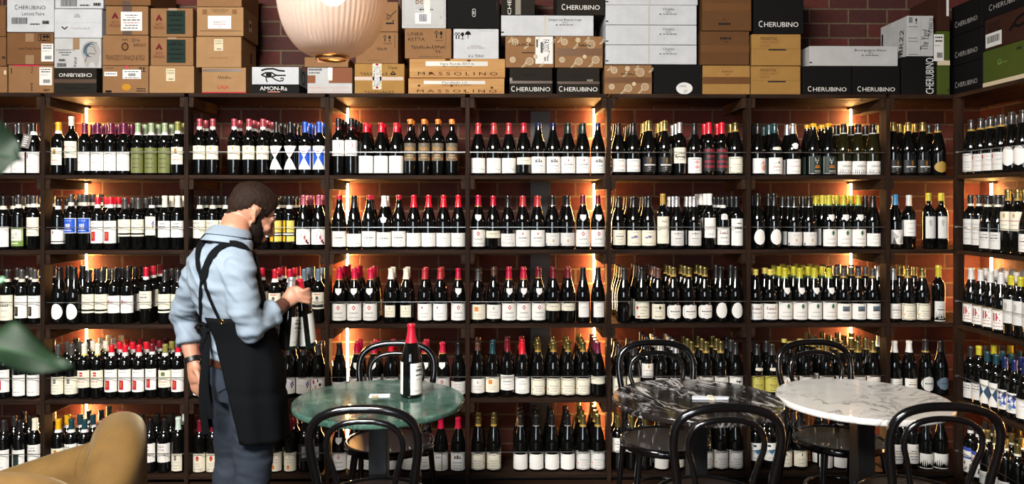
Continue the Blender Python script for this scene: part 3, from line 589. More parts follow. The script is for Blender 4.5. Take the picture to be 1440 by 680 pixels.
k('hourt', 'bx', 74, ('teal', 13, None, 0), (W, 18, 6, 37, 'hourblue', 'rect'), 'teal', 'white label with navy hourglass')
k('lime4', 'bx', 78, ('lime', 12, None, 0), ('grey', 18, 6, 28, 'twotone', 'rect'), 'yellow', 'grey-white label')
k('dark4', 'bx', 74, ('charcoal', 14, None, 0), ('grey', 18, 4, 25, 'twotone', 'rect'), 'charcoal', 'grey-white label')
k('water', 'bx', 74, ('navy', 14, None, 0), (W, 18.4, 8, 33, 'water', 'rect'), 'navy', 'white label with blue watercolour')
k('white4', 'bx', 74, ('navy', 14, None, 0), (W, 18.4, 6, 30, 'faint', 'rect'), 'navy', 'plain white label')
k('bpat', 'bx', 74, ('charcoal', 15, W, 4), (W, 18.4, 6, 40, 'bluepat', 'rect'), 'white-banded dark', 'white label with blue bands')
k('low5', 'bx', 74, ('olivegold', 15, 'cream', 3), (W, 18.4, 3, 20, 'twotone', 'rect'), 'pale-banded grey', 'low white label')
# photo x of every bottle in the front row: (shelf, bay) -> [(x, kind, bottles behind)]
CELLS = {
(0, 0): [(8, 'r1a', 1), (27, 'r1a', 1), (47, 'r1tag', 1)],
(0, 1): [(74.5, 'yel', 0), (96.6, 'tallcream', 0), (114.5, 'plum', 2), (135, 'plum', 2), (155, 'plum', 2), (174, 'plum', 2), (193.6, 'sage', 1), (213, 'sage', 1), (231.7, 'sage', 1), (250, 'olv', 1)],
(0, 2): [(277, 'rosecrest', 1), (297.4, 'rosecrest', 0), (329.6, 'rosecrest', 1), (350, 'rosecrest', 2), (369.7, 'rosecrest', 2), (388.8, 'hourb', 2), (408.5, 'hourb', 2), (429.3, 'hourbl', 2), (449, 'hourbl', 2)],
(0, 3): [(473.6, 'ringred', 3), (493.3, 'ringred', 3), (515, 'bigwhite', 1), (536.2, 'bigwhite', 1), (557.4, 'bigwhite', 1), (577, 'bulls', 1), (596.6, 'bulls', 1), (615.8, 'bulls', 1), (635.3, 'bulls', 1)],
(0, 4): [(672.6, 'salm', 0), (694.5, 'salm', 0), (716.5, 'salm', 0), (738.3, 'shortcream', 0), (760.4, 'bldg', 1), (782.3, 'bldg', 1), (803.2, 'dkgreen', 1), (822, 'dkgreen', 1), (843.3, 'bldg', 0)],
(0, 5): [(870, 'oscript', 3), (890.3, 'oscript', 3), (913, 'goldem', 2), (935, 'goldem', 2), (956, 'scriptd', 2), (976.7, 'pinkc', 0), (998, 'redtxt', 1), (1018, 'redtxt', 1), (1037.7, 'ornate', 1)],
(0, 6): [(1066, 'peach', 1), (1089.7, 'mount', 2), (1115.6, 'longn', 1), (1143.7, 'antl', 1), (1164.8, 'antl', 2), (1187.6, 'serr', 3), (1209.4, 'serr', 3), (1230, 'serr', 3)],
(0, 7): [(1258, 'cornerb', 2), (1277, 'cornerb', 2), (1297, 'cornerb', 2), (1319, 'cornrnd', 1)],
(1, 0): [(4.6, 'blkband', 2), (26, 'goat', 2), (47.5, 'tanlab', 2)],
(1, 1): [(76, 'redseal', 2), (97, 'bluel', 2), (115, 'bluel', 2), (137, 'redsq', 2), (155.2, 'redsq', 2), (176, 'strip', 2), (194.5, 'strip', 2), (214, 'narrow', 2), (231.8, 'creamcap', 2), (249.5, 'creamcap', 2)],
(1, 2): [(276.6, 'finca', 2), (296, 'finca', 2), (316, 'finca', 2), (370, 'creamcap', 0), (388.6, 'yblock', 2), (406.9, 'yblock', 2), (427.5, 'stain', 2), (447.8, 'stain', 2)],
(1, 3): [(475, 'redwax', 0), (496.7, 'blksq', 0), (517.8, 'redwax', 1), (538.5, 'cloudw', 1), (560, 'redwax', 0), (582, 'redw', 0), (602.8, 'redw', 0), (624, 'redw', 0), (645, 'redw', 0)],
(1, 4): [(672.6, 'shr', 0), (693.7, 'shortr', 0), (715, 'blksq', 0), (735, 'seal', 1), (756.3, 'seal', 1), (777, 'orngrey', 1), (798, 'orngrey', 2), (820.6, 'shd', 0), (843.3, 'shd', 0)],
(1, 5): [(870, 'creaml', 2), (891.4, 'purp', 3), (912.2, 'purp', 3), (932.3, 'talllab', 0), (951.8, 'dotg', 2), (976.4, 'dotg', 2), (997.9, 'tallwhite', 3), (1017, 'chateauk', 2), (1037.8, 'talltxt', 2)],
(1, 6): [(1066, 'egg', 1), (1089, 'egg', 1), (1117.6, 'smallp', 2), (1138, 'smallp', 2), (1169, 'shy', 2), (1190, 'shy', 2), (1210.6, 'shy', 2), (1230.5, 'blksq', 3)],
(1, 7): [(1259, 'bluecap', 1), (1278, 'whitecap', 0), (1312, 'ygold3', 0), (1329, 'ygold3', 0)],
(2, 0): [(10, 'oldcream', 2), (30.5, 'dsq', 2), (49.3, 'dsq', 2)],
(2, 1): [(75, 'egg', 1), (99.4, 'egg', 1), (121, 'dkcream', 2), (140.8, 'dkcream', 2), (160.6, 'splash', 2), (179.4, 'splash', 2), (205.2, 'redcream', 2), (231.8, 'dkcream', 2), (250, 'dkcream', 2)],
(2, 2): [(386.5, 'gorge', 2), (407.6, 'gorge', 2), (428, 'slatec', 2), (447.6, 'slatec', 2)],
(2, 3): [(475.7, 'shr', 3), (498.4, 'shr', 2), (521, 'shr', 2), (549.7, 'creamsm', 1), (571, 'creamsm', 1), (597.4, 'sealb', 1), (619.2, 'sealb', 1), (644.4, 'shr', 0)],
(2, 4): [(672.6, 'osq', 1), (694.5, 'brownc', 1), (716.8, 'shr', 1), (738.7, 'shr', 1), (759, 'shd', 1), (779.5, 'shortd', 1), (800, 'shortd', 1), (821, 'narrowb', 0), (842.5, 'narrowb', 0)],
(2, 5): [(877.6, 'nolabel', 3), (902.7, 'hand', 3), (925.4, 'coin', 3), (947, 'rnd', 2), (969, 'rnd', 2), (991.4, 'rnd', 2), (1013.6, 'egg', 1), (1036, 'egg', 1)],
(2, 6): [(1065, 'paley', 1), (1085, 'paley', 1), (1105, 'shy', 2), (1126, 'shy', 3), (1147, 'shy', 3), (1168, 'shy', 3), (1188, 'greyp', 3), (1209.4, 'greyp', 3), (1229, 'greyp', 3)],
(2, 7): [(1257, 'silc', 2), (1276, 'ornate', 3), (1297.5, 'ornate', 3), (1320, 'yelbx', 0)],
(3, 0): [(6, 'redsq', 1), (28, 'whitesq', 2), (48, 'whitesq', 2)],
(3, 1): [(76, 'smsq', 2), (96.8, 'smsq', 2), (117, 'creamred', 3), (135.8, 'creamred', 3), (157, 'redsq', 2), (176, 'redsq', 2), (195.6, 'redsq', 2), (214.4, 'winesq', 2), (232, 'greenc', 2), (250.4, 'redsq', 2)],
(3, 2): [(277, 'wash', 1), (387.5, 'gorge', 1), (406, 'bunch', 2), (426.5, 'bunch', 2), (447.5, 'conf', 2)],
(3, 3): [(475, 'blksq', 0), (502, 'shr', 1), (526, 'shr', 1), (550, 'redlab', 1), (573.5, 'redlab', 0), (597.8, 'shr', 1), (622.5, 'shr', 0), (645, 'blksq', 0)],
(3, 4): [(672.6, 'waxtop', 2), (693, 'dkosq', 1), (712.6, 'winelab', 1), (734.4, 'redlab', 2), (756.6, 'ornate', 2), (779, 'ornate', 2), (800.8, 'ornate', 2), (821.8, 'ornate', 3), (843.3, 'plumshort', 3)],
(3, 5): [(870.4, 'roc', 2), (890.6, 'roc', 2), (911, 'highlab', 2), (930, 'grdot', 3), (950, 'grdot', 3), (973, 'emc', 2), (994, 'emc', 2), (1015, 'emc', 2), (1036.6, 'raven', 2)],
(3, 6): [(1065, 'citron', 1), (1085, 'citron', 1), (1111, 'paleg', 1), (1133.5, 'paleg', 1), (1161.7, 'emc', 3), (1184, 'emc', 3), (1206.6, 'emc', 3), (1228.8, 'emc', 3)],
(3, 7): [(1258, 'whitecapb', 2), (1278.6, 'whitecapb', 0), (1306, 'ovalc', 0), (1328, 'bluerd', 0)],
(4, 0): [(5.5, 'whitesq', 2), (27.6, 'greensq', 2), (48.8, 'creamcap', 2)],
(4, 1): [(75.5, 'yellin', 1), (96, 'fincaw', 2), (117, 'fincaw', 3), (147, 'redmiss', 2), (210.7, 'fincad', 1), (230.8, 'fincad', 1), (250.6, 'mintc', 1)],
(4, 2): [(278, 'urn', 2), (297.4, 'urn', 2), (388, 'oseal', 2), (408.6, 'oseal', 2), (428.5, 'silvn', 2), (447.5, 'silvn', 2)],
(4, 3): [(475, 'shr', 0), (496.5, 'cloudw', 0), (520, 'blksq', 0), (548, 'redw', 1), (575, 'redw', 1), (597, 'blksq', 0), (620, 'halfb', 0), (644.3, 'whitef', 0)],
(4, 4): [(672.6, 'ornate', 1), (694.5, 'ornate', 1), (732, 'blankw', 2), (754.2, 'blankw', 2), (776.4, 'blankw', 2), (798.4, 'blankw', 2), (820.6, 'ornated', 3), (841.9, 'ornated', 3)],
(4, 5): [(869, 'highw', 1), (888.5, 'highw', 1), (908, 'highw', 2), (930, 'blankw', 1), (952, 'bmark', 1), (993, 'ornated', 1), (1013.7, 'ornated', 1), (1036, 'ornated', 1)],
(4, 6): [(1063, 'btri', 1), (1083, 'btri', 1), (1103.5, 'bmark', 1), (1125, 'bmark', 1), (1160, 'blankw', 1), (1182, 'blankw', 1), (1205, 'emc', 2)],
(4, 7): [(1260, 'iq', 1), (1283, 'iq', 1), (1303, 'lowwhite', 0), (1324, 'lowwhite', 0)],
}
SIDE = {
0: [(1350, 'sideor'), (1363, 'sidegold'), (1377, 'sidegold'), (1390, 'sidegold'), (1404, 'sidehalf'), (1419, 'sidehalf'), (1435, 'sidehalf')],
1: [(1348, 'sidetall'), (1361, 'sidetall'), (1376, 'sidelow'), (1391, 'sidelow'), (1406, 'sidecrest'), (1422, 'sidecrest'), (1439, 'sidewhite')],
2: [(1347.5, 'redk'), (1360, 'redk'), (1373.5, 'redk'), (1387.5, 'redk'), (1407, 'crestg'), (1422, 'crestg'), (1438, 'crestg')],
3: [(1348, 'dark4'), (1362, 'lime4'), (1377, 'hourt'), (1392, 'hourt'), (1407, 'water'), (1422, 'water'), (1438, 'white4')],
4: [(1351, 'bpat'), (1366, 'bpat'), (1381, 'low5'), (1398, 'low5'), (1414, 'low5'), (1431, 'low5')],
}
# ---------------------------------------------------------------- bottle meshes
CACHE = {}
_d0 = design
def design(d, rnd):
    if d == 'hourblue2': return [('poly', [(-.99, .04), (-.99, .96), (-.05, .5)], 'blue'), ('poly', [(.99, .04), (.99, .96), (.05, .5)], 'blue')] + txl(.88, .5, rnd) + txl(.74, .3, rnd, c='rose') + txl(.1, .4, rnd)
    if d == 'orangesq2': return [('r', -.12, .28, .12, .5, 'tan'), ('r', -.97, .04, -.86, .18, 'black')] + txl(.74, .4, rnd, c='pale', h=.06) + txl(.1, .4, rnd)
    if d == 'handscript2': return [('l', [(-.4 + .1 * i, .8 + .04 * (i % 3)) for i in range(9)], .03, 'brown'), ('t', 'Vena', .05, .78, .08, 'brown'), ('ring', 0, .45, .75, .22, .03, 'paleblue'), ('l', [(-.3, .3), (0, .33), (.3, .36)], .02, 'pale')]
    if d == 'script_top': return [('l', [(-.6 + .1 * i, .8 + .05 * ((i * 7) % 3 - 1)) for i in range(13)], .035, 'ink')] + txl(.45, .5, rnd) + txl(.2, .5, rnd) + [('l', [(-.9, .5), (-.3, .45), (.3, .3), (.8, .12)], .02, 'paleblue')]
    if d == 'ornate2': return txl(.86, .4, rnd, c='ink', u=.3) + txl(.74, .5, rnd, c='ink', u=.2, h=.07) + txl(.6, .5, rnd, c='ink', u=.2) + txl(.46, .4, rnd, u=.2) + txl(.1, .5, rnd)
    if d == 'handline': return [('l', [(-.5 + .1 * i, .6 + .04 * (i % 2)) for i in range(11)], .05, 'ink')] + txl(.76, .4, rnd) + txl(.2, .5, rnd) + txl(.08, .4, rnd)
    return _d0(d, rnd)
def bottle_mesh(shape, h, glass):
    key = ('b', shape, round(h, 4), glass)
    if key not in CACHE:
        m = MB(); m.lathe(PROF[shape](h), 24, GLASSG if glass else GLASS); CACHE[key] = m.mesh('bottle_glass', 35)
    return CACHE[key]
def cap_mesh(shape, h, cap):
    key = ('c', shape, round(h, 4), cap)
    if key not in CACHE:
        col, L, band, bl = cap; L *= MM; bl *= MM; rf = rprof(shape, h); m = MB(); e = .0007
        zb = h - L
        zs = sorted({zb, zb + bl} | {h - v for v in (.016, .014, .004, 0) if v < L}) if bl else sorted({zb} | {h - v for v in (.016, .014, .004, 0) if v < L})
        extra = [z for z in (h - .03, h - .045, h - .06) if z > zb + .004]
        zs = sorted(set(zs + extra)); pr = [(rf(z) + e, z) for z in zs]; pr[-1] = (.0142, h + .0006)
        if bl:
            lo = [p for p in pr if p[1] <= zb + bl + 1e-6]; hi = [p for p in pr if p[1] >= zb + bl - 1e-6]
            m.lathe([(lo[0][0] - e * .9, zb)] + lo, 20, capm(band)); m.lathe(hi + [(.011, h + .0014), (0, h + .0016)], 20, capm(col))
        else: m.lathe([(pr[0][0] - e * .9, zb)] + pr + [(.011, h + .0014), (0, h + .0016)], 20, capm(col))
        CACHE[key] = m.mesh('capsule', 35)
    return CACHE[key]
def wrap(rf, w, z0, z1, off):
    def g(u, v, e=0):
        z = z0 + (z1 - z0) * v; r = rf(z) + off + e
        x = max(-.985, min(.985, u * w / 2 / r)); a = asin(x)
        return (r * sin(a), -r * cos(a), z)
    return g
def label_mesh(shape, h, lab, seed=1):
    key = ('l', shape, round(h, 4), lab, seed)
    if key in CACHE: return CACHE[key]
    col, w, b, t, des, out = lab
    rf = rprof(shape, h); z0, z1 = b * MM, t * MM; w *= MM; rmax = max(rf(z0), rf(z1), rf((z0 + z1) / 2)); w = min(w, 2 * rmax * .965)
    g = wrap(rf, w, z0, z1, .0006); m = MB(); S = SHAPES[out]
    rows = 1 if (out == 'rect' and z1 < .5 * h) else 14; n = 14
    vs, fs = [], []
    for i in range(rows + 1):
        v = i / rows; e = max(.012, S(v))
        for j in range(n + 1): vs.append(g(e * sin((2 * j / n - 1) * pi / 2), v))
    for i in range(rows):
        for j in range(n):
            a = i * (n + 1) + j; fs.append((a, a + 1, a + n + 2, a + n + 1))
    m.add(vs, fs, ink(col))
    rnd = random.Random(des + str(seed)); lev = 0
    for p in design(des, rnd):
        lev += 1; e = .0002 + .00003 * (lev % 12); c = ink(p[-1]); hh, ww = z1 - z0, w / 2
        if p[0] == 'r':
            q = max(1, int(abs(p[3] - p[1]) * 6)); vs = []
            for j in range(q + 1):
                u = p[1] + (p[3] - p[1]) * j / q; vs += [g(u, p[2], e), g(u, p[4], e)]
            m.add(vs, [(2 * j, 2 * j + 2, 2 * j + 3, 2 * j + 1) for j in range(q)], c)
        elif p[0] == 'e':
            _, u, v, ru, rv, _c = p; vs = [g(u, v, e)] + [g(u + ru * cos(a * pi / 8), v + rv * sin(a * pi / 8), e) for a in range(16)]
            m.add(vs, [(0, 1 + a, 1 + (a + 1) % 16) for a in range(16)], c)
        elif p[0] == 'ring':
            _, u, v, ru, rv, th, _c = p; vs = []; k2 = ww / hh
            for a in range(24):
                ca, sa = cos(a * pi / 12), sin(a * pi / 12)
                vs += [g(u + ru * ca, max(0, min(1, v + rv * sa)), e), g(u + (ru - th) * ca, max(0, min(1, v + (rv - th * k2) * sa)), e)]
            m.add(vs, [(2 * a, (2 * a + 2) % 48, (2 * a + 3) % 48, 2 * a + 1) for a in range(24)], c)
        elif p[0] == 'l':
            pts, th = p[1], p[2]; vs = []
            for i, (u, v) in enumerate(pts):
                a, bq = pts[max(0, i - 1)], pts[min(len(pts) - 1, i + 1)]
                du, dv = (bq[0] - a[0]) * ww, (bq[1] - a[1]) * hh; L = sqrt(du * du + dv * dv) or 1
                nu, nv = -dv / L * th / 2, du / L * th / 2 * ww / hh
                vs += [g(u + nu, v + nv, e), g(u - nu, v - nv, e)]
            m.add(vs, [(2 * i, 2 * i + 1, 2 * i + 3, 2 * i + 2) for i in range(len(pts) - 1)], c)
        elif p[0] == 'poly':
            (ua, va), (ub, vb), (uc, vc) = p[1]; N = 5; vs, fs, idx = [], [], {}
            for i in range(N + 1):
                for j in range(N + 1 - i):
                    idx[i, j] = len(vs); s, t2 = i / N, j / N
                    vs.append(g(ua + (ub - ua) * s + (uc - ua) * t2, va + (vb - va) * s + (vc - va) * t2, e))
            for i in range(N):
                for j in range(N - i):
                    fs.append((idx[i, j], idx[i + 1, j], idx[i, j + 1]))
                    if i + j < N - 1: fs.append((idx[i + 1, j], idx[i + 1, j + 1], idx[i, j + 1]))
            m.add(vs, fs, c)
        elif p[0] == 't':
            _, s, u, v, sz, _c = p; gv, gf, gw = glyphs(s); hm = sz * hh; k3 = min(1, (ww * 1.75) / (gw * hm))
            m.add([g(u + x * hm * k3 / ww, v + y * sz, e) for x, y in gv], gf, c)
    CACHE[key] = m.mesh('front_label', 30)
    return CACHE[key]
NECK = {'shield': (W, 8.4, 39.5, 48.5, 'plain', 'shield'), 'cloud': (W, 10, 37, 46, 'plain', 'cloud'), 'oval': ('cream', 10.5, 35.5, 40, 'plain', 'round'), 'arch': (W, 9, 41.5, 50, 'lines', 'arch')}
def tagpiece(parent):
    m = MB(); m.box(-.021, .021, -.0012, .0012, -.075, 0, mat('grey_card', (120, 112, 108), .8))
    c = ink('white'); r2 = random.Random(3)
    for i in range(5): m.box(-.014, -.014 + r2.uniform(.012, .028), -.0016, -.0012, -.064 + i * .012, -.06 + i * .012, c)
    o = m.build('hanging_tag', parent, loc=(-.012, -.0378, .222), smooth=0); o.rotation_euler = (R(-4), R(12), R(6))
def make_bottle(loc, kind, rz=0, name='wine_bottle'):
    shape, hp, cap, lab, capw, desc, neck, glass = K[kind]; h = hp * MM
    o = link(name, bottle_mesh(shape, h, glass), None, loc, rz)
    link('capsule', cap_mesh(shape, h, cap), o)
    if lab: link('front_label', label_mesh(shape, h, lab), o)
    if neck: link('neck_label', label_mesh(shape, h, NECK[neck]), o)
    return o
RAD = {'bx': .0355, 'bg': .041}
ORD = ['first', 'second', 'third', 'fourth', 'fifth', 'sixth', 'seventh', 'eighth', 'ninth', 'tenth']
BACK = MB()                                   # the bottles standing behind the front row
BACKLIST = []
def back_bottle(loc, kind, sx=(0, -1)):
    shape, hp, cap, lab, *_ = K[kind]; glass = K[kind][7]; h = hp * MM
    BACKLIST.append(loc)
    M = Matrix.Translation(loc); p = PROF[shape](h); p = [p[i] for i in ((1, 3, 4, 6, 7, 9, 10, 13, 14) if shape == 'bx' else (1, 3, 4, 6, 7, 8, 10, 14, 15))]
    BACK.lathe(p, 12, GLASSG if glass else GLASS, M)
    col, L, band, bl = cap; L *= MM; bl *= MM; rf = rprof(shape, h)
    def tube(za, zb, c):
        BACK.lathe([(rf(za) + .0008, za), (rf(min(zb, h - .017)) + .0008, min(zb, h - .017)), (rf(zb - .003) + .0008, zb - .003)] + ([(.0145, h + .0008), (0, h + .001)] if zb >= h - .001 else [(rf(zb) + .0008, zb)]), 12, capm(c), M)
    if bl: tube(h - L, h - L + bl, band); tube(h - L + bl, h, col)
    else: tube(h - L, h, col)
    if lab and lab[5] == 'rect':
        lc, w, b, t = lab[:4]; g = wrap(rf, min(w * MM, 2 * RAD[shape] * .96), b * MM, t * MM, .0007); vs = []
        for j in range(9):
            u = sin((2 * j / 8 - 1) * pi / 2); vs += [g(u, 0), g(u, 1)]
        q = Matrix.Rotation(0 if sx[1] else R(-90), 4, 'Z')
        BACK.add([M @ (q @ Vector(v)) for v in vs], [(2 * j, 2 * j + 2, 2 * j + 3, 2 * j + 1) for j in range(8)], ink(lc))
def blabel(kd, i, r, bay):
    cw, d = K[kd][4], K[kd][5]; tail = '%s along %s shelf, %s' % (ORD[i], ROWN[r], bay)
    for f in ('%s-capped wine bottle with %s, ', '%s-capped bottle with %s, ', '%s-capped bottle, %s, '):
        t = f % (cw, d) + tail
        if len(t.split()) <= 16: return t
    return t
YC = YF + .064                                # centre line of the front row
def fill_shelves():
    edges = [XL + .01] + UPX + [XR + .02]
    for (r, b), items in CELLS.items():
        lo, hi = edges[b] + .013, edges[b + 1] - .013
        xs = [at(px, 300, YC).x for px, *_ in items]; rad = [RAD[K[kd][0]] for _, kd, _ in items]
        for _ in range(300):                  # nothing stands inside its neighbour
            for i in range(len(xs)):
                if i and xs[i] - xs[i - 1] < rad[i] + rad[i - 1] + .0014:
                    d = (rad[i] + rad[i - 1] + .0015 - (xs[i] - xs[i - 1])) / 2; xs[i] += d; xs[i - 1] -= d
                if b: xs[i] = max(xs[i], lo + rad[i])
                xs[i] = min(xs[i], hi - rad[i])
        for i, ((px, kd, nb), x) in enumerate(zip(items, xs)):
            rr = random.Random(r * 1000 + b * 50 + i)
            y = YC + rr.uniform(0, .004)
            o = make_bottle((x, y, ZS[r] + .0009), kd, R(rr.uniform(-5, 5)))
            if kd == 'r1tag': tagpiece(o)
            tag(o, blabel(kd, i, r, BAYN[b]), 'wine bottle', 'wine bottles on the %s shelf of the %s' % (ROWN[r], BAYN[b]))
            for q in range(nb):
                yy = YC + .089 * (q + 1) + rr.uniform(0, .003)
                xx = x + rr.uniform(-.0012, .0012)
                if yy + rad[i] > YB - .012: continue
                back_bottle((xx, yy, ZS[r] + .0009), kd)
    # bottles wholly behind the man, the armchair and the tables
    for r, b, pxs, kd in ((2, 2, (281, 302, 322, 342, 362), 'gorge'), (3, 2, (303, 325, 346, 366), 'bunch'), (4, 2, (320, 341, 364), 'urn'), (4, 1, (168, 189), 'fincad'), (1, 2, (345,), 'creamcap')):
        for px in pxs:
            x = at(px, 300, YC).x
            for q in range(2): back_bottle((x, YC + .089 * q, ZS[r] + .0009), kd)
    for r, items in SIDE.items():
        ys = [atX(px, 300, XR + .06).y for px, _ in items]; rad = [RAD[K[kd][0]] for _, kd in items]
        for _ in range(200):
            for i in range(1, len(ys)):
                if ys[i - 1] - ys[i] < rad[i] + rad[i - 1] + .0014:
                    d = (rad[i] + rad[i - 1] + .0015 - (ys[i - 1] - ys[i])) / 2; ys[i] -= d; ys[i - 1] += d
            ys[0] = min(ys[0], YF - .03 - rad[0])
        for i, ((px, kd), y) in enumerate(zip(items, ys)):
            o = make_bottle((XR + .06, y, ZS[r] + .0009), kd, R(-62 + random.uniform(-4, 4)))
            tag(o, blabel(kd, i, r, 'side-wall run'), 'wine bottle', 'wine bottles on the %s shelf of the side-wall run' % ROWN[r])
            for q in range(2): back_bottle((XR + .06 + .089 * (q + 1), y + .01, ZS[r] + .0009), kd, (1, 0))
        y = ys[-1]
        for i in range(2):
            y -= .09
            if r < 5: back_bottle((XR + .06, y, ZS[r] + .0009), items[-1][1], (1, 0)); back_bottle((XR + .15, y, ZS[r] + .0009), items[-1][1], (1, 0))
    o = BACK.build('wine_bottles_behind')
    tag(o, 'dark wine bottles standing in rows behind the front row on every shelf', 'wine bottles', kind='stuff')
fill_shelves()
# ---------------------------------------------------------------- cartons and crates on top of the shelving
BOXC = {'tan': (128, 93, 61), 'brown': (108, 74, 45), 'deepbrown': (88, 58, 32), 'light': (146, 112, 76), 'white': (178, 179, 181), 'offwhite': (169, 168, 166), 'black': (11, 10, 10), 'darkolive': (30, 26, 20), 'green': (65, 76, 24), 'rust': (51, 26, 17), 'gold': (146, 109, 58)}
def boxm(c): return mat('carton_' + c, BOXC[c], .8, spec=.15, vary=.10, scale=9, bump=.15, bscale=60)
INKD = {'ink': (30, 26, 24), 'black': (9, 9, 9), 'graphite': (40, 36, 32), 'brown': (58, 36, 22), 'grey': (206, 203, 198), 'white': (206, 204, 200), 'cream': (196, 180, 152), 'wine': (92, 20, 26), 'tan': (118, 82, 48), 'pink': (196, 128, 112), 'pale': (150, 146, 142)}
def prk(c): return mat('ink_' + c, INKD.get(c) or tuple(int(v * .86) for v in PAL[c]), .7, spec=.12)
TAPE = {'clear': mat('clear_tape', (134, 104, 73), .4, coat=.08), 'brown': mat('brown_tape', (97, 62, 31), .35, coat=.15), 'dark': mat('dark_tape', (70, 50, 36), .35, coat=.2), 'white': mat('white_tape', (168, 164, 153), .4), 'silver': mat('glossy_tape', (120, 112, 100), .2, coat=.4), 'yellow': mat('striped_tape', (164, 153, 90), .4), 'magenta': mat('pink_tape', (190, 30, 70), .4)}
def face(mb, w, h, prims, y=-.0006, u0=0, v0=0, u1=1, v1=1):
    """flat print on a face lying in local x-z, normalised coordinates"""
    def P(u, v, e=0): return ((u0 + (u1 - u0) * u - .5) * w, y - e, (v0 + (v1 - v0) * v) * h)
    W2, H2 = (u1 - u0) * w, (v1 - v0) * h; lev = 0
    for p in prims:
        lev += 1; e = .00004 * lev
        if p[0] == 'r': mb.add([P(p[1], p[2], e), P(p[3], p[2], e), P(p[3], p[4], e), P(p[1], p[4], e)], [(0, 1, 2, 3)], prk(p[5]))
        elif p[0] == 'e': mb.add([P(p[1] + p[3] * cos(a * pi / 12), p[2] + p[4] * sin(a * pi / 12), e) for a in range(24)], [tuple(range(24))], prk(p[5]))
        elif p[0] == 'ring':
            vs = []
            for a in range(24):
                ca, sa = cos(a * pi / 12), sin(a * pi / 12)
                vs += [P(p[1] + p[3] * ca, p[2] + p[3] * W2 / H2 * sa, e), P(p[1] + (p[3] - p[4]) * ca, p[2] + (p[3] - p[4]) * W2 / H2 * sa, e)]
            mb.add(vs, [(2 * a, (2 * a + 2) % 48, (2 * a + 3) % 48, 2 * a + 1) for a in range(24)], prk(p[5]))
        elif p[0] == 'l':
            pts, th = p[1], p[2] * W2; vs = []
            for i, (u, v) in enumerate(pts):
                a, b = pts[max(0, i - 1)], pts[min(len(pts) - 1, i + 1)]
                du, dv = (b[0] - a[0]) * W2, (b[1] - a[1]) * H2; L = sqrt(du * du + dv * dv) or 1
                nu, nv = -dv / L * th / 2 / W2, du / L * th / 2 / H2
                vs += [P(u + nu, v + nv, e), P(u - nu, v - nv, e)]
            mb.add(vs, [(2 * i, 2 * i + 1, 2 * i + 3, 2 * i + 2) for i in range(len(pts) - 1)], prk(p[3]))
        elif p[0] == 't':
            _, s, u, v, hh, c, wlim = p[:7]; rot = R(p[7]) if len(p) > 7 else 0
            gv, gf, gw = glyphs(s); k3 = hh * H2; kx = wlim * (H2 if abs(rot) > .8 and abs(rot) < 2 else W2) / gw
            vs = []
            for x, z in gv:
                x, z = x * kx, (z - .5) * k3; x, z = x * cos(rot) - z * sin(rot), x * sin(rot) + z * cos(rot)
                vs.append(P(u + x / W2, v + z / H2, e))
            mb.add(vs, gf, prk(c))
def bars(u0, u1, v0, v1, n=14, c='black', seed=1):
    r = random.Random(seed); o = []; x = u0
    while x < u1:
        w = (u1 - u0) / n * r.uniform(.25, .7); o.append(('r', x, v0, min(u1, x + w), v1, c)); x += w + (u1 - u0) / n * r.uniform(.3, .5)
    return o
def tl(u0, u1, v, h, c='ink', seed=1):
    r = random.Random(seed * 7 + int(v * 100)); o = []; x = u0
    while x < u1 - .01:
        w = (u1 - u0) * r.uniform(.1, .3); o.append(('r', x, v, min(u1, x + w), v + h, c)); x += w + (u1 - u0) * .05
    return o
def scrib(u0, u1, v, h, n, c='black', th=.012, seed=2):
    r = random.Random(seed); o = []; s = (u1 - u0) / n
    for i in range(n):
        a = u0 + i * s
        o.append(('l', [(a, v + r.uniform(-.3, .2) * h), (a + s * .3, v + r.uniform(.2, .6) * h), (a + s * .5, v - r.uniform(0, .5) * h), (a + s * .8, v + r.uniform(-.3, .5) * h)], th, c))
    return o
def arrow(u, v, s, a, c='black'):   # upright arrow, a = width/height of the face
    return [('r', u - .012, v - s, u + .012, v + s * .3, c), ('l', [(u - s * .55 * a, v + s * .25), (u, v + s), (u + s * .55 * a, v + s * .25)], .02, c)]
def glass_icon(u, v, s, a, c='black'):
    return [('e', u, v + s * .35, s * .42 * a, s * .55, c), ('r', u - .007, v - s * .8, u + .007, v, c), ('r', u - s * .4 * a, v - s * .95, u + s * .4 * a, v - s * .78, c)]
def umbrella_icon(u, v, s, a, c='black'):
    return [('l', [(u - s * .7 * a, v), (u - s * .4 * a, v + s * .6), (u, v + s * .85), (u + s * .4 * a, v + s * .6), (u + s * .7 * a, v)], .03, c), ('e', u, v + s * .3, s * .5 * a, s * .4, c), ('r', u - .007, v - s, u + .007, v + s * .3, c)]
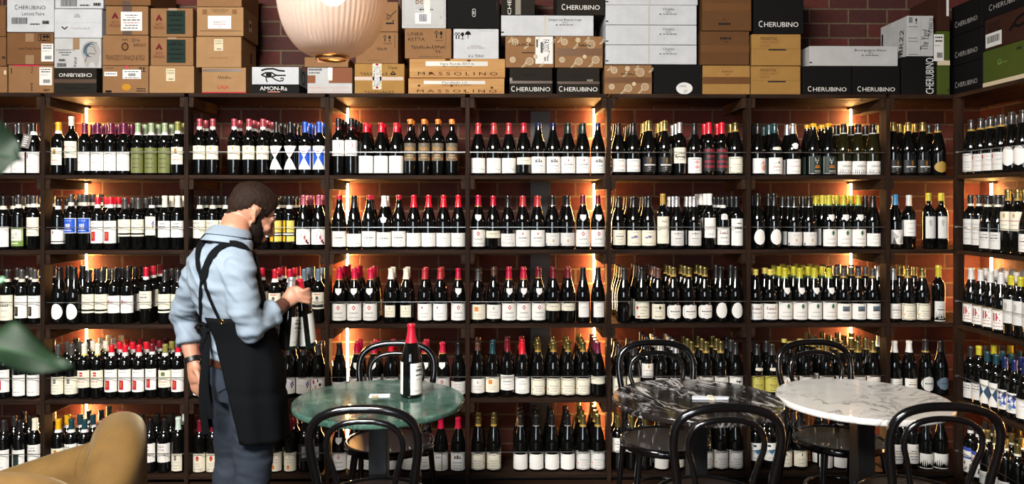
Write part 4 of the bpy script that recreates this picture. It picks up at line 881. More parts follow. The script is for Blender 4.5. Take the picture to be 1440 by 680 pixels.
def carton(name, w, d, h, m, prims, tapes=(), stickers=(), side=(), slots=(), crate=False, handle=None):
    mb = MB(); mb.box(-w / 2, w / 2, 0, d, 0, h, m)
    o = link(name, mb.mesh(name, 0), None, bevel=.003 if not crate else .0015)
    pm = MB()
    if slots:
        sl = MB()
        dark = mat('slot_shadow_black', (14, 12, 11), .9)
        for u0, v0, u1, v1 in slots: sl.box((u0 - .5) * w, (u1 - .5) * w, -.0007, 0, v0 * h, v1 * h, dark)
        sl.build('flap_slot', o, smooth=0)
    if prims:
        face(pm, w, h, list(prims)); pm.build('print', o, smooth=0)
    for t in tapes:
        tm = MB(); c, u0, v0, u1, v1 = t[:5]
        tm.box((u0 - .5) * w, (u1 - .5) * w, -.0011, -.0002, v0 * h, v1 * h, TAPE[c]); 
        if len(t) > 5: face(tm, w, h, t[5], -.0012, u0, v0, u1, v1)
        tm.build('packing_tape', o, smooth=0)
    for s in stickers:
        sm = MB(); c, u0, v0, u1, v1, pr = s
        if c == 'ovalwhite':
            n = 28; cu, cv = (u0 + u1) / 2, (v0 + v1) / 2
            vs = [((cu + (u1 - u0) / 2 * cos(2 * pi * a / n) - .5) * w, yy, (cv + (v1 - v0) / 2 * sin(2 * pi * a / n)) * h) for yy in (-.0016, -.0004) for a in range(n)]
            sm.add(vs, [tuple(range(n))] + [(a, n + a, n + (a + 1) % n, (a + 1) % n) for a in range(n)], prk('white'))
        else: sm.box((u0 - .5) * w, (u1 - .5) * w, -.0016, -.0004, v0 * h, v1 * h, prk(c))
        face(sm, w, h, pr, -.0018, u0, v0, u1, v1); sm.build('paper_sticker', o, smooth=0)
    if side:                                  # print on the end that faces along the shelf
        sg, pr = side
        e = MB(); face(e, d, h, pr)
        q = e.build('end_print', o, smooth=0)
        q.location = (sg * w / 2, d / 2, 0); q.rotation_euler.z = R(90 * sg)
    if handle:
        hm = MB(); hm.box(-.035, .035, -.0009, .0002, h * handle - .01, h * handle + .01, mat('slot_shadow_black', (14, 12, 11), .9)); hm.build('hand_hole', o, smooth=0)
    return o
CH = lambda v=.2, h=.14, w=.8, c='grey', u=.5: [('t', 'C', u - w * .46, v, h * 1.3, c, w * .09), ('t', 'HERUBINO', u + w * .06, v - h * .1, h, c, w * .86)]
PRF = []
for i, (a, b, c) in enumerate(((.2, .82, .07), (.75, .75, .09), (.48, .88, .05), (.15, .25, .06), (.5, .2, .08), (.85, .25, .08), (.62, .35, .04))):
    PRF += [('ring', a, b, c, .012, 'cream'), ('ring', a, b, c * .7, .008, 'cream'), ('ring', a, b, c * .4, .008, 'cream'), ('e', a, b, .01, .015, 'cream')]
for a, b in ((.05, .9), (.38, .7), (.62, .92), (.33, .1), (.7, .12), (.93, .85)):
    PRF += [('l', [(a, b - .1), (a + .05, b - .02), (a + .09, b + .07)], .012, 'cream'), ('l', [(a + .02, b - .1), (a + .09, b - .03), (a + .09, b + .07)], .01, 'cream')]
def chab(t, y='2022'): return [('t', t, .69, .8, .12, 'ink', .13 if len(t) < 9 else .36), ('t', y, .69, .66, .07, 'ink', .06), ('r', .58, .5, .8, .505, 'pale'), ('r', .58, .57, .8, .575, 'pale'), ('e', .6, .535, .008, .03, 'black'), ('r', .03, .15, .0, .2, 'black'), ('r', 0, .14, .028, .2, 'black')] + tl(.63, .79, .525, .03, 'ink', 3)
CAP_T = 'white CHAB'
ALTO = [('poly', 0)]
def alto(u): return [('l', [(u - .07, .56), (u, .78), (u + .07, .56)], .03, 'wine'), ('l', [(u - .05, .57), (u, .72), (u + .05, .57)], .03, 'wine'), ('l', [(u - .04, .58), (u, .66), (u + .04, .58)], .03, 'wine'), ('t', 'ALTO', u, .44, .1, 'wine', .17), ('t', 'FRAGILE', u, .32, .1, 'wine', .26)]
STK = tl(.1, .9, .86, .05, 'ink', 2) + tl(.15, .85, .72, .06, 'ink', 3) + tl(.1, .7, .56, .04, 'pale', 4) + bars(.3, .85, .12, .32, 10)
BOX = [
 # px0, px1, py0, py1, colour, prints, tapes, stickers, label, extras
 (-30, 8, 8, 50, 'brown', [], [], [], 'brown carton cut by the picture edge, topmost of the end stack', {}),
 (-30, 8.5, 51, 91, 'brown', tl(.86, .98, .25, .08), [], [], 'brown carton cut by the picture edge, middle of the end stack', {}),
 (-30, 10, 93, 131, 'tan', [], [], [('cream', .9, .7, .98, .85, [])], 'tan carton cut by the picture edge, bottom of the end stack', {}),
 (9.5, 76, -12, 45, 'white', CH(.62, .1, .66, 'black') + [('t', 'Laissez Faire', .56, .46, .09, 'graphite', .48)] + bars(.1, .44, .2, .36, 16) + tl(.5, .7, .18, .03) + tl(.76, .9, .2, .08), [], [], 'white carton with black capital lettering and barcode, top of its stack', {}),
 (9.5, 75.5, 45.5, 90, 'brown', [('t', '6 BOTTLES 750 ML', .5, .5, .07, 'black', .5), ('r', .67, .74, .93, .76, 'black'), ('r', .67, .94, .93, .96, 'black'), ('r', .67, .74, .68, .96, 'black'), ('r', .92, .74, .93, .96, 'black')] + arrow(.73, .85, .08, .7) + glass_icon(.8, .85, .09, .7) + umbrella_icon(.87, .85, .07, .7), [('clear', .4, .72, .58, .98), ('clear', .4, .02, .58, .3)], [('grey', .74, .1, 1, .66, STK)], 'brown carton with handling symbols and white sticker, below white barcode carton', {}),
 (11.5, 75.5, 91, 131, 'tan', [('t', 'BAR', .52, .2, .08, 'black', .3, -90), ('t', 'TTV', .52, .84, .08, 'black', .3, -90), ('r', .78, .1, .92, .13, 'black'), ('r', .78, .06, .88, .08, 'black'), ('r', .06, .7, .08, .9, 'ink')], [('magenta', .1, .96, .7, 1)], [('grey', .69, .28, .97, .92, STK)], 'tan carton with large white address sticker, bottom under the barcode carton', {}),
 (77, 145.5, -24, 11.5, 'white', bars(.12, .46, .08, .4, 16) + tl(.52, .72, .1, .05) + tl(.8, .95, .1, .12), [], [], 'white carton cut by the top edge, upon a plain white carton', {}),
 (76, 143.5, 12, 52.5, 'white', [('r', .0, .52, 1, .525, 'pale'), ('t', 'CASA', .48, .8, .06, 'black', .1), ('t', 'TUDOR', .48, .73, .06, 'black', .14), ('l', [(.16, .38), (.22, .3), (.28, .38)], .03, 'brown')] + scrib(.36, .76, .32, .1, 9, 'pale'), [], [], 'plain white carton with a small dark stamp, upon the animal-sketch carton', {}),
 (76, 142.5, 53, 95, 'offwhite', [('e', .78, .55, .2, .36, 'pale'), ('e', .7, .3, .07, .26, 'pale'), ('e', .9, .28, .06, .24, 'pale'), ('e', .76, .6, .14, .24, 'slate'), ('e', .8, .58, .1, .2, 'pale'), ('l', [(.62, .5), (.68, .7), (.78, .86), (.92, .84)], .012, 'ink'), ('l', [(.66, .2), (.7, .4), (.76, .5), (.88, .46)], .012, 'ink'), ('l', [(.72, .75), (.84, .7), (.9, .5)], .01, 'ink'), ('t', 'PIN', .45, .2, .1, 'black', .3, -90), ('t', 'V', .45, .66, .12, 'black', .1, -90), ('t', '6 BARBARESCO', .24, .6, .06, 'ink', .4)] + tl(.1, .36, .5, .03) + tl(.16, .32, .42, .03) + bars(.06, .26, .04, .16, 12) + bars(.1, .24, .22, .3, 8), [('clear', .4, .62, .54, 1)], [], 'off-white carton with grey animal-like sketch, above the dark olive carton', {}),
 (76, 136, 95.5, 131, 'darkolive', [('t', 'CHERUBINO', .5, .72, .15, 'grey', .78, 180)] + scrib(.24, .85, .18, .14, 10), [('dark', .0, .4, 1, .56)], [], 'dark olive carton with white lettering upside down, bottom row', {}),
 (147, 212, -24, 6.5, 'brown', [], [('dark', .38, 0, .56, .2)], [], 'brown carton cut by the top edge, above the first red-arrow carton', {'depth': .34}),
 (148.5, 208.5, 8, 48.5, 'tan', alto(.22), [('dark', .4, .0, .62, 1)], [('white', .36, .14, .86, .8, tl(.2, .8, .8, .04) + tl(.3, .7, .68, .03) + tl(.1, .9, .54, .05) + tl(.15, .85, .4, .04, 'salmon') + tl(.2, .8, .26, .04) + tl(.1, .8, .12, .04))], 'tan carton with red arrow and white sheet, upon the crested brown carton', {}),
 (144, 209, 49, 91.5, 'tan', [('e', .49, .62, .08, .14, 'brown'), ('e', .49, .62, .05, .09, 'tan'), ('l', [(.43, .82), (.46, .88), (.49, .82), (.52, .88), (.55, .82)], .02, 'brown'), ('t', '2016', .72, .84, .11, 'black', .18), ('t', 'BAROLO', .81, .68, .11, 'black', .26), ('t', 'FRANCESCO RINALDI & FIGLI', .5, .26, .18, 'brown', .84)], [], [], 'tan carton with brown crest and handwriting, middle of its stack', {}),
 (144, 209, 92, 131, 'tan', [('r', .06, .74, .24, .76, 'black'), ('r', .06, .9, .24, .92, 'black'), ('r', .78, .78, .95, .8, 'black'), ('r', .78, .92, .95, .94, 'black'), ('r', .06, .02, .2, .1, 'black'), ('e', .52, .22, .1, .12, 'glyphgold')] + arrow(.83, .86, .06, .7) + glass_icon(.9, .86, .06, .7) + tl(.74, .94, .06, .04) + tl(.74, .94, .14, .04), [('magenta', .5, .9, .56, 1)], [('grey', .04, .62, .32, .78, tl(.1, .9, .4, .25, 'slate')), ('white', .44, .52, .84, .86, tl(.1, .9, .74, .08) + bars(.3, .7, .3, .6, 10) + tl(.1, .9, .1, .06))], 'tan carton with two white slips, bottom under the crested carton', {}),
 (211.5, 271.5, 11, 51.5, 'tan', alto(.2), [('clear', .42, .9, .62, 1)], [('darkgreen', .38, .1, .82, .92, tl(.2, .8, .86, .04, 'black') + tl(.1, .9, .76, .06, 'black') + tl(.2, .8, .56, .05, 'black') + tl(.1, .9, .34, .06, 'black') + tl(.2, .8, .16, .04, 'black'))], 'tan carton with red arrow and dark green sheet, upper of the two', {'depth': .26}),
 (211.5, 272, 52, 91.5, 'tan', alto(.2), [('clear', .4, .94, .6, 1)], [('darkgreen', .38, .1, .82, .92, tl(.2, .8, .86, .04, 'black') + tl(.1, .9, .76, .06, 'black') + tl(.2, .8, .56, .05, 'black') + tl(.1, .9, .34, .06, 'black') + tl(.2, .8, .16, .04, 'black'))], 'tan carton with red arrow and dark green sheet, lower of the two', {'depth': .26}),
 (209.5, 273, 92, 131, 'light', [('t', 'Castello di Verduno Barolo', .5, .18, .06, 'glyphgold', .45)], [], [('cream', .38, .44, .58, .9, tl(.1, .9, .8, .06, 'moss') + tl(.1, .9, .6, .06, 'moss') + bars(.3, .8, .1, .2, 6))], 'plain light tan carton with narrow cream sticker, under the red-arrow pair', {'depth': .29}),
 (276.5, 340, -26, 9, 'tan', [], [], [], 'tan carton cut by the top edge, above the white-sticker carton', {}),
 (276.5, 342.5, 9.5, 50, 'light', [('t', 'CASTELLO DI VERDUNO', .5, .9, .05, 'brown', .36), ('t', 'PRODOTTO IN ITALIA', .5, .83, .04, 'brown', .28), ('r', .05, .17, .96, .185, 'brown'), ('r', .12, .74, .22, .92, 'tan'), ('r', .76, .76, .86, .92, 'tan')], [], [('white', .24, .25, .74, .7, [('t', 'BURLOTTO', .5, .52, .14, 'ink', .5)] + tl(.25, .75, .32, .05, 'salmon') + tl(.45, .55, .15, .03))], 'light carton with white address label and brown print, above plain carton', {'depth': .26, 'side': (1, [('r', .35, .3, .55, .7, 'cream'), ('r', .4, .45, .5, .6, 'ink')])}),
 (275.5, 339.5, 51, 93.5, 'light', [('t', 'Castello di Verduno Barolo', .5, .32, .06, 'tan', .42)], [], [('cream', .4, .54, .6, .92, tl(.1, .9, .8, .06, 'moss') + tl(.1, .9, .6, .06, 'moss') + bars(.3, .8, .1, .2, 6))], 'plain light carton with cream sticker, above red-striped carton', {'depth': .26, 'side': (1, [('r', .6, .3, .68, .65, 'brown')])}),
 (283.5, 346, 94.5, 130.5, 'light', [('t', 'GAJA', .48, .24, .15, 'red', .27), ('r', 0, 0, 1, .04, 'red')] + scrib(.36, .68, .6, .14, 6), [('dark', .02, .84, .9, .94)], [], 'light carton with red bottom stripe and red capitals, bottom row', {'depth': .22}),
 (354, 420.5, 93.5, 130.5, 'white', [('r', 0, 0, 1, .34, 'black'), ('t', 'AMON-Ra', .46, .19, .16, 'grey', .58), ('r', .34, .04, .6, .07, 'pink'),
   ('l', [(.2, .86), (.3, .92), (.45, .93), (.58, .86), (.7, .84)], .035, 'black'), ('l', [(.2, .7), (.3, .78), (.42, .78), (.52, .68), (.72, .68)], .03, 'black'), ('l', [(.2, .7), (.3, .62), (.42, .62), (.52, .68)], .03, 'black'), ('e', .36, .7, .065, .09, 'black'), ('l', [(.3, .62), (.31, .5), (.33, .42)], .025, 'black'), ('l', [(.42, .62), (.5, .52), (.58, .46), (.66, .48), (.68, .55), (.63, .58), (.61, .54)], .025, 'black')], [], [], 'white carton with black eye emblem above black band', {'depth': .19, 'side': (1, [('r', 0, 0, 1, .34, 'black'), ('ring', .5, .66, .2, .05, 'black')])}),
 (428, 490, 80, 93.5, 'tan', [('r', .3, .5, .9, .9, 'pink')], [], [], 'flat tan carton under the hanging lamp, upon the brown-patched carton', {'depth': .2}),
 (432, 495.5, 94.5, 131, 'offwhite', [('r', .48, .4, 1, 1, 'peachbrown'), ('r', 0, .4, .18, .7, 'peachbrown'), ('t', 'BRUNELLO DI MONTALCINO', .5, .22, .07, 'pink', .88), ('t', 'PIEVE SANTA RESTITUTA', .5, .07, .07, 'pink', .88)] + bars(.02, .32, .88, .96, 16) + tl(.03, .3, .78, .03), [('silver', .46, .5, .56, 1)], [], 'white carton with brown colour patches, under the hanging lamp', {}),
 (500, 560, 44.5, 86.5, 'tan', arrow(.69, .8, .1, .7, 'ink') + glass_icon(.8, .8, .1, .7, 'ink') + scrib(.5, .76, .45, .12, 5) + [('t', 'FRAGILE', .76, .64, .05, 'ink', .2), ('r', .3, .1, .6, .11, 'brown'), ('r', .92, .5, .93, .9, 'brown')], [], [], 'tan carton with arrow and glass symbols, half behind the lamp', {}),
 (498, 560, 2, 44, 'tan', [('l', [(.7, .62), (.82, .52), (.96, .7)], .02, 'ink'), ('l', [(.75, .4), (.85, .5), (.78, .56), (.74, .44)], .02, 'ink'), ('poly',), ('l', [(.72, .28), (.9, .28), (.88, .38)], .04, 'ink')], [], [], 'tan carton with dark mark, half behind the lamp, upper of two', {}),
 (498.5, 569, 89, 131, 'gold', [('t', 'Opal.', .77, .88, .11, 'black', .2), ('l', [(.72, .64), (.77, .74), (.82, .64)], .025, 'black'), ('l', [(.72, .64), (.82, .64)], .025, 'black'), ('t', 'PICCOLI', .77, .56, .04, 'black', .15), ('r', 0, .49, 1, .495, 'brown')] + scrib(.12, .68, .64, .14, 9, 'ink') + scrib(.2, .8, .04, .1, 10, 'ink'), [('clear', .0, .44, .98, .56), ('yellow', .36, .14, .54, 1, [('r', .2, 0, .8, 1, 'grey'), ('t', 'FRAGILE ATTENZIONE', .5, .5, .3, 'navy', .8, 90), ('e', .5, .96, .2, .04, 'red'), ('e', .5, .06, .2, .04, 'red')])], [], 'golden carton with striped tape and handwriting, beside the pine crates', {}),
 (565, 627.5, -24, 39, 'offwhite', [('r', .04, .06, .96, .07, 'pale'), ('r', .04, .06, .05, 1, 'pale'), ('r', .95, .06, .96, 1, 'pale'), ('t', 'Best', .46, .62, .16, 'tan', .3), ('t', 'CHARDONNAY', .5, .46, .05, 'pale', .36)] + tl(.4, .7, .4, .03) + [('r', .86, .22, .9, .27, 'pale')], [('white', .5, .3, .64, 1)], [('grey', .3, .1, .66, .34, bars(.25, .75, .2, .9, 8, 'navy'))], 'white carton with thin border line, above the tan arrow-symbol carton', {}),
 (569, 635, 39.5, 81, 'tan', [('t', 'LINEA', .23, .82, .12, 'ink', .33), ('t', 'RETTA', .25, .64, .12, 'ink', .36), ('t', 'FRAGILE', .73, .6, .04, 'ink', .16), ('l', [(.88, .3), (.88, .9)], .006, 'brown'), ('r', .3, .06, .8, .07, 'brown')] + arrow(.68, .8, .12, .65, 'ink') + glass_icon(.78, .8, .12, .65, 'ink') + scrib(.14, .86, .36, .14, 13) + scrib(.66, .78, .22, .1, 2), [], [], 'tan carton with two bold capital words, upon the pine crates', {}),
 (628.5, 703, -24, 38.5, 'black', [('r', .02, .5, .98, .505, 'ink'), ('r', .94, .4, .95, .6, 'brown'), ('r', .485, .26, .535, .27, 'grey'), ('r', .485, .42, .535, .43, 'grey'), ('l', [(.48, .28), (.48, .42)], .006, 'grey'), ('l', [(.54, .28), (.54, .42)], .006, 'grey'), ('t', 'R', .51, .345, .08, 'grey', .03)], [], [], 'large black carton with tiny white badge, above the white symbols carton', {}),
 (637.5, 701.5, 40, 81, 'white', arrow(.06, .77, .11, .65) + arrow(.12, .77, .11, .65) + glass_icon(.2, .77, .13, .65) + umbrella_icon(.32, .8, .13, .65) + [('t', '6 x 750ml', .5, .1, .09, 'black', .33), ('r', .55, .92, .9, .93, 'pale')] + tl(.3, .7, .34, .04, 'pale') + tl(.38, .62, .4, .04, 'pale'), [], [], 'white carton with black handling symbols, upon the upper pine crate', {}),
 (575.5, 710.5, 82, 109, 'crate', [('t', 'M A S S O L I N O', .505, .22, .18, 'ink', .83), ('t', 'Serralunga d Alba', .5, .62, .1, 'ink', .3), ('e', .4, .95, .03, .05, 'brown'), ('e', .22, .24, .02, .06, 'brown'), ('e', .62, .9, .02, .05, 'brown')], [('white', .17, .62, .82, .86, [('t', 'Vigna Rionda 2017 m', .5, .5, .6, 'ink', .55)])], [], 'pine wine crate with dark spaced capitals, upper of the two', {'crate': 1}),
 (574, 709.5, 109.5, 131, 'crate', [('t', 'M A S S O L I N O', .505, .18, .2, 'ink', .83), ('t', 'Serralunga d Alba', .5, .6, .1, 'ink', .3), ('e', .11, .52, .014, .07, 'brown'), ('e', .45, .52, .012, .07, 'brown'), ('e', .87, .4, .014, .07, 'brown'), ('e', .58, .2, .008, .04, 'brown')], [('white', .16, .62, .8, .84, [('t', 'Parafada LS', .5, .5, .6, 'ink', .4)])], [], 'pine wine crate with dark spaced capitals, lower of the two', {'crate': 1}),
 (704.5, 752.5, -24, 20.5, 'darkolive', [('t', 'CHERUBINO', .24, .7, .12, 'grey', 1.4, 90)], [('silver', .42, .0, .58, .9)], [], 'dark carton with lettering running upward, upon the long white carton', {}),
 (783, 851, -24, 20, 'darkolive', CH(.26, .15, .8), [('silver', .0, .55, .06, 1)], [], 'dark carton with white capitals cut by top edge, upon a long white carton', {}),
 (704.5, 835, 21, 49.5, 'white', chab('Savigny Les Beaune rouge'), [('white', .46, 0, .49, 1)], [], 'long white carton on the two flower-pattern cartons', {}),
 (710.5, 779, 50.5, 94.5, 'tan', PRF + scrib(.16, .6, .72, .1, 8), [], [('white', .62, .12, .98, .99, [('t', 'FA2021', .62, .68, .24, 'black', .42, -90), ('t', '7', .78, .38, .2, 'salmon', .1)] + bars(.5, .6, .1, .25, 5) + bars(.66, .74, .1, .3, 4) + tl(.3, .42, .4, .4, 'ink') + tl(.05, .14, .6, .3, 'ink'))], 'flower-pattern tan carton with white vertical label', {'slots': [(.34, .46, .6, .49)]}),
 (780, 848, 50.5, 94.5, 'tan', PRF + scrib(.5, .76, .7, .1, 6), [('brown', .04, .38, 1, .62)], [], 'flower-pattern tan carton with brown tape, under the long white carton', {'slots': [(0, .495, 1, .51)]}),
 (716.5, 777, 95, 131, 'darkolive', CH(.2, .17, .92) + scrib(.32, .66, .72, .12, 6), [('dark', 0, .4, 1, .5), ('silver', .0, .5, .06, .62)], [], 'dark carton with white capitals, under the white-label flower carton', {}),
 (783.5, 843.5, 95, 131, 'darkolive', CH(.2, .17, .92) + scrib(.3, .66, .7, .12, 6), [('dark', 0, .38, 1, .48), ('silver', .7, .48, .84, .56)], [], 'dark carton with white capitals, under the brown-taped flower carton', {}),
 (851.5, 981.5, -20, 5.8, 'white', chab('Chablis'), [('white', .465, 0, .485, 1)], [], 'long white carton, topmost of the stack of four', {}),
 (851.5, 980, 6.5, 34, 'white', chab('Chablis'), [('white', .465, 0, .485, 1)], [], 'long white carton, second from top of the stack of four', {}),
 (851.5, 980, 34.7, 62, 'white', chab('Chablis'), [('white', .465, 0, .485, 1)], [], 'long white carton, third from top of the stack of four', {}),
 (851.5, 980, 62.7, 90, 'white', chab('Chablis'), [('white', .465, 0, .485, 1)], [], 'long white carton, lowest of the stack of four', {}),
 (850, 917, 91, 131, 'tan', PRF + scrib(.34, .64, .68, .1, 6), [('brown', 0, .38, 1, .58)], [], 'flower-pattern tan carton with brown tape, under the four white cartons', {'slots': [(0, .465, 1, .48)]}),
 (919.5, 987.5, 90.5, 131, 'black', [('r', 0, .46, 1, .465, 'ink')], [], [('ovalwhite', .46, .0, .8, .4, [('t', 'CANOL', .4, .7, .2, 'ink', .5), ('t', '21', .56, .28, .22, 'ink', .2)])], 'black carton with white oval sticker, under the four white cartons', {}),
 (987.5, 1057, -24, 42, 'deepbrown', [('l', [(.4, .2), (.45, .26), (.5, .2)], .01, 'black')] + tl(.33, .57, .12, .05, 'ink'), [('brown', .02, .42, .98, .58)], [], 'brown carton with tape band, topmost of the taped stack', {'slots': [(0, .5, 1, .505)]}),
 (985, 1054, 43.5, 91, 'deepbrown', [('l', [(.48, .72), (.52, .66), (.56, .72)], .01, 'black')] + tl(.4, .65, .76, .06, 'ink'), [('brown', .0, .38, 1, .58)], [], 'brown carton with tape band, middle of the taped stack', {'slots': [(0, .48, 1, .485)]}),
 (988, 1055, 91.5, 131, 'gold', [('l', [(.48, .72), (.52, .66), (.56, .72)], .01, 'brown')] + tl(.4, .65, .76, .06, 'tan'), [('brown', .0, .36, 1, .6)], [], 'golden carton with tape band, bottom of the taped stack', {'slots': [(0, .475, 1, .485)]}),
 (1060, 1130.5, -24, 46.5, 'black', CH(.2, .1, .8), [], [], 'black carton with white capitals, upon the golden slotted cartons', {}),
 (1057, 1126.5, 47.5, 92, 'gold', [('t', 'PEDESTAL', .35, .86, .09, 'brown', .34), ('t', 'MARGARET', .37, .74, .09, 'tan', .38), ('t', 'RIVER', .28, .62, .09, 'tan', .2), ('r', .03, .53, .98, .535, 'brown')], [], [], 'golden carton with hand slot, upper of the pair', {'slots': [(.34, .48, .7, .525)]}),
 (1056, 1126, 92.5, 132, 'gold', [('t', 'PEDESTAL', .35, .86, .09, 'brown', .34), ('t', 'MARGARET', .37, .74, .09, 'tan', .38), ('t', 'RIVER', .28, .62, .09, 'tan', .2), ('r', .03, .49, .98, .495, 'brown')], [], [], 'golden carton with hand slot, lower of the pair', {'slots': [(.34, .43, .7, .48)]}),
 (1138, 1263, 64, 91.5, 'offwhite', chab('Bourgogne blanc'), [], [], 'long white carton alone on the black cartons near the corner', {}),
 (1129, 1198, 92.5, 133, 'black', CH(.2, .15, .8), [], [], 'black carton with white capitals, nearer the golden cartons', {'depth': .28}),
 (1199, 1266, 92.5, 133, 'black', CH(.2, .15, .8), [], [], 'black carton with white capitals, nearer the corner', {'depth': .28}),
 (1275.5, 1313, 21.5, 79, 'offwhite', arrow(.2, .9, .0, 1) + glass_icon(.34, .87, .07, 1.3) + bars(.06, .2, .82, .96, 5) + [('r', .04, .44, .4, .45, 'ink'), ('r', .04, .72, .4, .73, 'ink'), ('r', .04, .04, .4, .05, 'ink'), ('r', .04, .36, .4, .37, 'ink'), ('r', .5, 0, .51, 1, 'pale'), ('t', 'The Yard', .66, .4, .2, 'black', .5, 84), ('t', 'THE BARE 22', .88, .72, .1, 'black', .44, 84)], [], [], 'off-white carton with handwriting standing on end near the corner', {'depth': .3, 'side': (-1, [('t', '22', .8, .55, .2, 'black', .3, 80), ('t', 'BR', .78, .24, .2, 'black', .3, 80), ('l', [(.4, .3), (.5, .4), (.6, .3)], .02, 'pale'), ('r', .04, .3, .1, .8, 'black')])}),
 (1268, 1317, 79.5, 134, 'black', [('t', 'CHERUBINO', .8, .5, .22, 'grey', .95, 90)], [], [], 'black carton with upright lettering, under the handwritten carton', {}),
 (1319, 1336, 91.5, 133, 'green', [('r', .8, .1, .9, .2, 'ink')], [], [], 'green carton in the corner, lower of two', {}),
 (1318, 1336, 43, 91, 'green', [('r', 0, 0, 1, .14, 'cream')], [], [('grey', -.3, .12, .5, .9, STK)], 'green carton in the corner with white sticker, upper of two', {}),
 (1319, 1336, -8, 42.5, 'rust', [], [], [('grey', .7, .4, .9, .9, [])], 'rust-brown carton in the corner, top of the stack', {}),
]
PAL['peachbrown'] = (138, 84, 56)
def place_boxes():
    done = []
    for px0, px1, py0, py1, c, pr, tp, st, lab, ex in sorted(BOX, key=lambda b: -b[3]):
        rr = random.Random(lab); yo = YF + .006 + rr.uniform(0, .012)
        a, b = at(px0, py0, yo), at(px1, py1, yo); x0, x1, zt = a.x + .001, b.x - .001, a.z
        zb = ZTOP if py1 > 126 else None
        if zb is None:
            cand = [q[2] for q in done if q[0] < x1 - .02 and q[1] > x0 + .02 and abs(q[2] - b.z) < .06]
            zb = max(cand) if cand else b.z
        d = ex.get('depth', .3)
        pr = [p for p in pr if p[0] != 'poly']
        m = PINE if c == 'crate' else boxm(c)
        o = carton('wine_crate' if c == 'crate' else 'wine_carton', x1 - x0, d, zt - zb - .0022, m, pr, tp, st, ex.get('side', ()), ex.get('slots', ()), bool(ex.get('crate')))
        o.location = ((x0 + x1) / 2, yo, zb + .0005)
        tag(o, lab, 'crate' if c == 'crate' else 'carton', 'cartons stacked on top of the shelving')
        done.append((x0, x1, zt))
    # on the side-wall run
    X = XR + .05
    def sidebox(pa, pb, za, zb, c, pr, st, lab):
        ya, yb = atX(pa, 100, X).y, atX(pb, 100, X).y
        o = carton('wine_carton', ya - yb - .002, .32, zb - za - .001, boxm(c), pr, (), st); o.location = (X, (ya + yb) / 2, za + .0005); o.rotation_euler.z = R(-90)
        tag(o, lab, 'carton', 'cartons stacked on top of the shelving')
    z = ZTOP
    for i, n in enumerate(('bottom', 'middle', 'top')): sidebox(1338, 1381, z + i * .17, z + i * .17 + .169, 'black', CH(.36, .16, .74, 'pale'), (), 'black carton on side-wall run beside the corner, %s of three' % n)
    sidebox(1382, 1452, z, z + .2, 'green', [('r', 0, 0, 1, .16, 'cream'), ('ring', .36, .62, .04, .012, 'foliage'), ('t', 'clearview', .42, .6, .08, 'foliage', .2), ('r', .7, .8, .8, .86, 'darkgreen')], (), 'green carton on the side-wall run under the rust-brown one')
    sidebox(1385, 1455, z + .2, z + .365, 'rust', [('t', 'LINEA', .2, .8, .14, 'black', .26), ('t', 'RETTA', .2, .62, .14, 'black', .26), ('l', [(.52, .4), (.68, .7), (.85, .8)], .04, 'black'), ('l', [(.6, .55), (.7, .45), (.8, .5)], .04, 'black')], [('grey', .02, .08, .36, .52, bars(.1, .9, .3, .8, 12))], 'rust-brown carton with barcode sticker on the side-wall run')
    sidebox(1383, 1450, z + .365, z + .55, 'black', CH(.3, .14, .74, 'pale'), (), 'black carton on the side-wall run above the rust-brown one')
place_boxes()
# ---------------------------------------------------------------- bentwood chairs
LACQ = mat('black_lacquer', (12, 12, 13), .16, coat=.6)
SEATM = mat('dark_pressed_seat', (38, 28, 22), .28, coat=.3, bump=.35, bscale=170)
def chair(loc, rz, label):
    root = empty('bentwood_chair', loc, rz)
    tag(root, label, 'chair', 'black bentwood cafe chairs')
    def tube(name, pts, rad, seg=12, closed=False):
        k = MB(); k.tube(pts, rad, LACQ, seg, closed=closed); return k.build(name, root, smooth=60)
    # outer hoop runs down into the rear legs as one bent rod
    half = [(.190, .285, 0), (.178, .245, .2), (.166, .205, .40), (.160, .2, .47), (.166, .215, .58), (.178, .230, .66), (.185, .243, .725), (.177, .252, .782), (.142, .259, .823), (.076, .263, .845), (0, .264, .850)]
    full = half + [(-x, y, z) for x, y, z in half[-2::-1]]
    p = smoothpath(full, 6); n = len(p)
    tube('back_hoop', p, [.0115 + .004 * min(1, min(i, n - 1 - i) / 14) for i in range(n)], 14)
    ih = [(.088, .185, .462), (.096, .198, .55), (.115, .216, .64), (.131, .229, .70), (.125, .237, .75), (.096, .242, .783), (.05, .245, .799), (0, .246, .803)]
    tube('inner_hoop', smoothpath(ih + [(-x, y, z) for x, y, z in ih[-2::-1]], 6), .0105)
    k = MB(); prof = [(.0, .418), (.17, .418), (.198, .420), (.207, .428), (.209, .440), (.206, .452), (.198, .457), (.190, .455), (.184, .449)]
    k.lathe(prof, 48, LACQ); k.build('seat_frame', root, smooth=50)
    k = MB(); k.lathe([(.1845, .4492), (.15, .4465), (.08, .444), (0, .4435)], 48, SEATM); k.build('seat_panel', root, smooth=60)
    for s in (1, -1):
        tube('leg', smoothpath([(s * .135, -.135, .425), (s * .15, -.152, .3), (s * .165, -.17, .14), (s * .185, -.195, 0)], 5), [.0165 - .00035 * i for i in range(16)])
    tube('ring_stretcher', [(.142 * cos(a * pi / 24), .142 * sin(a * pi / 24) + .012, .215) for a in range(48)], .0085, 10, True)
    for s in (1, -1):                         # short brackets that tie the hoop to the seat
        tube('bracket', smoothpath([(s * .166, .2, .50), (s * .158, .17, .468), (s * .15, .12, .455)], 4), .007, 8)
    return root
def X(px, Y): return at(px, 300, Y).x
chair((X(548, 3.56), 3.56, 0), 0, 'black bentwood chair facing out between green table and shelves')
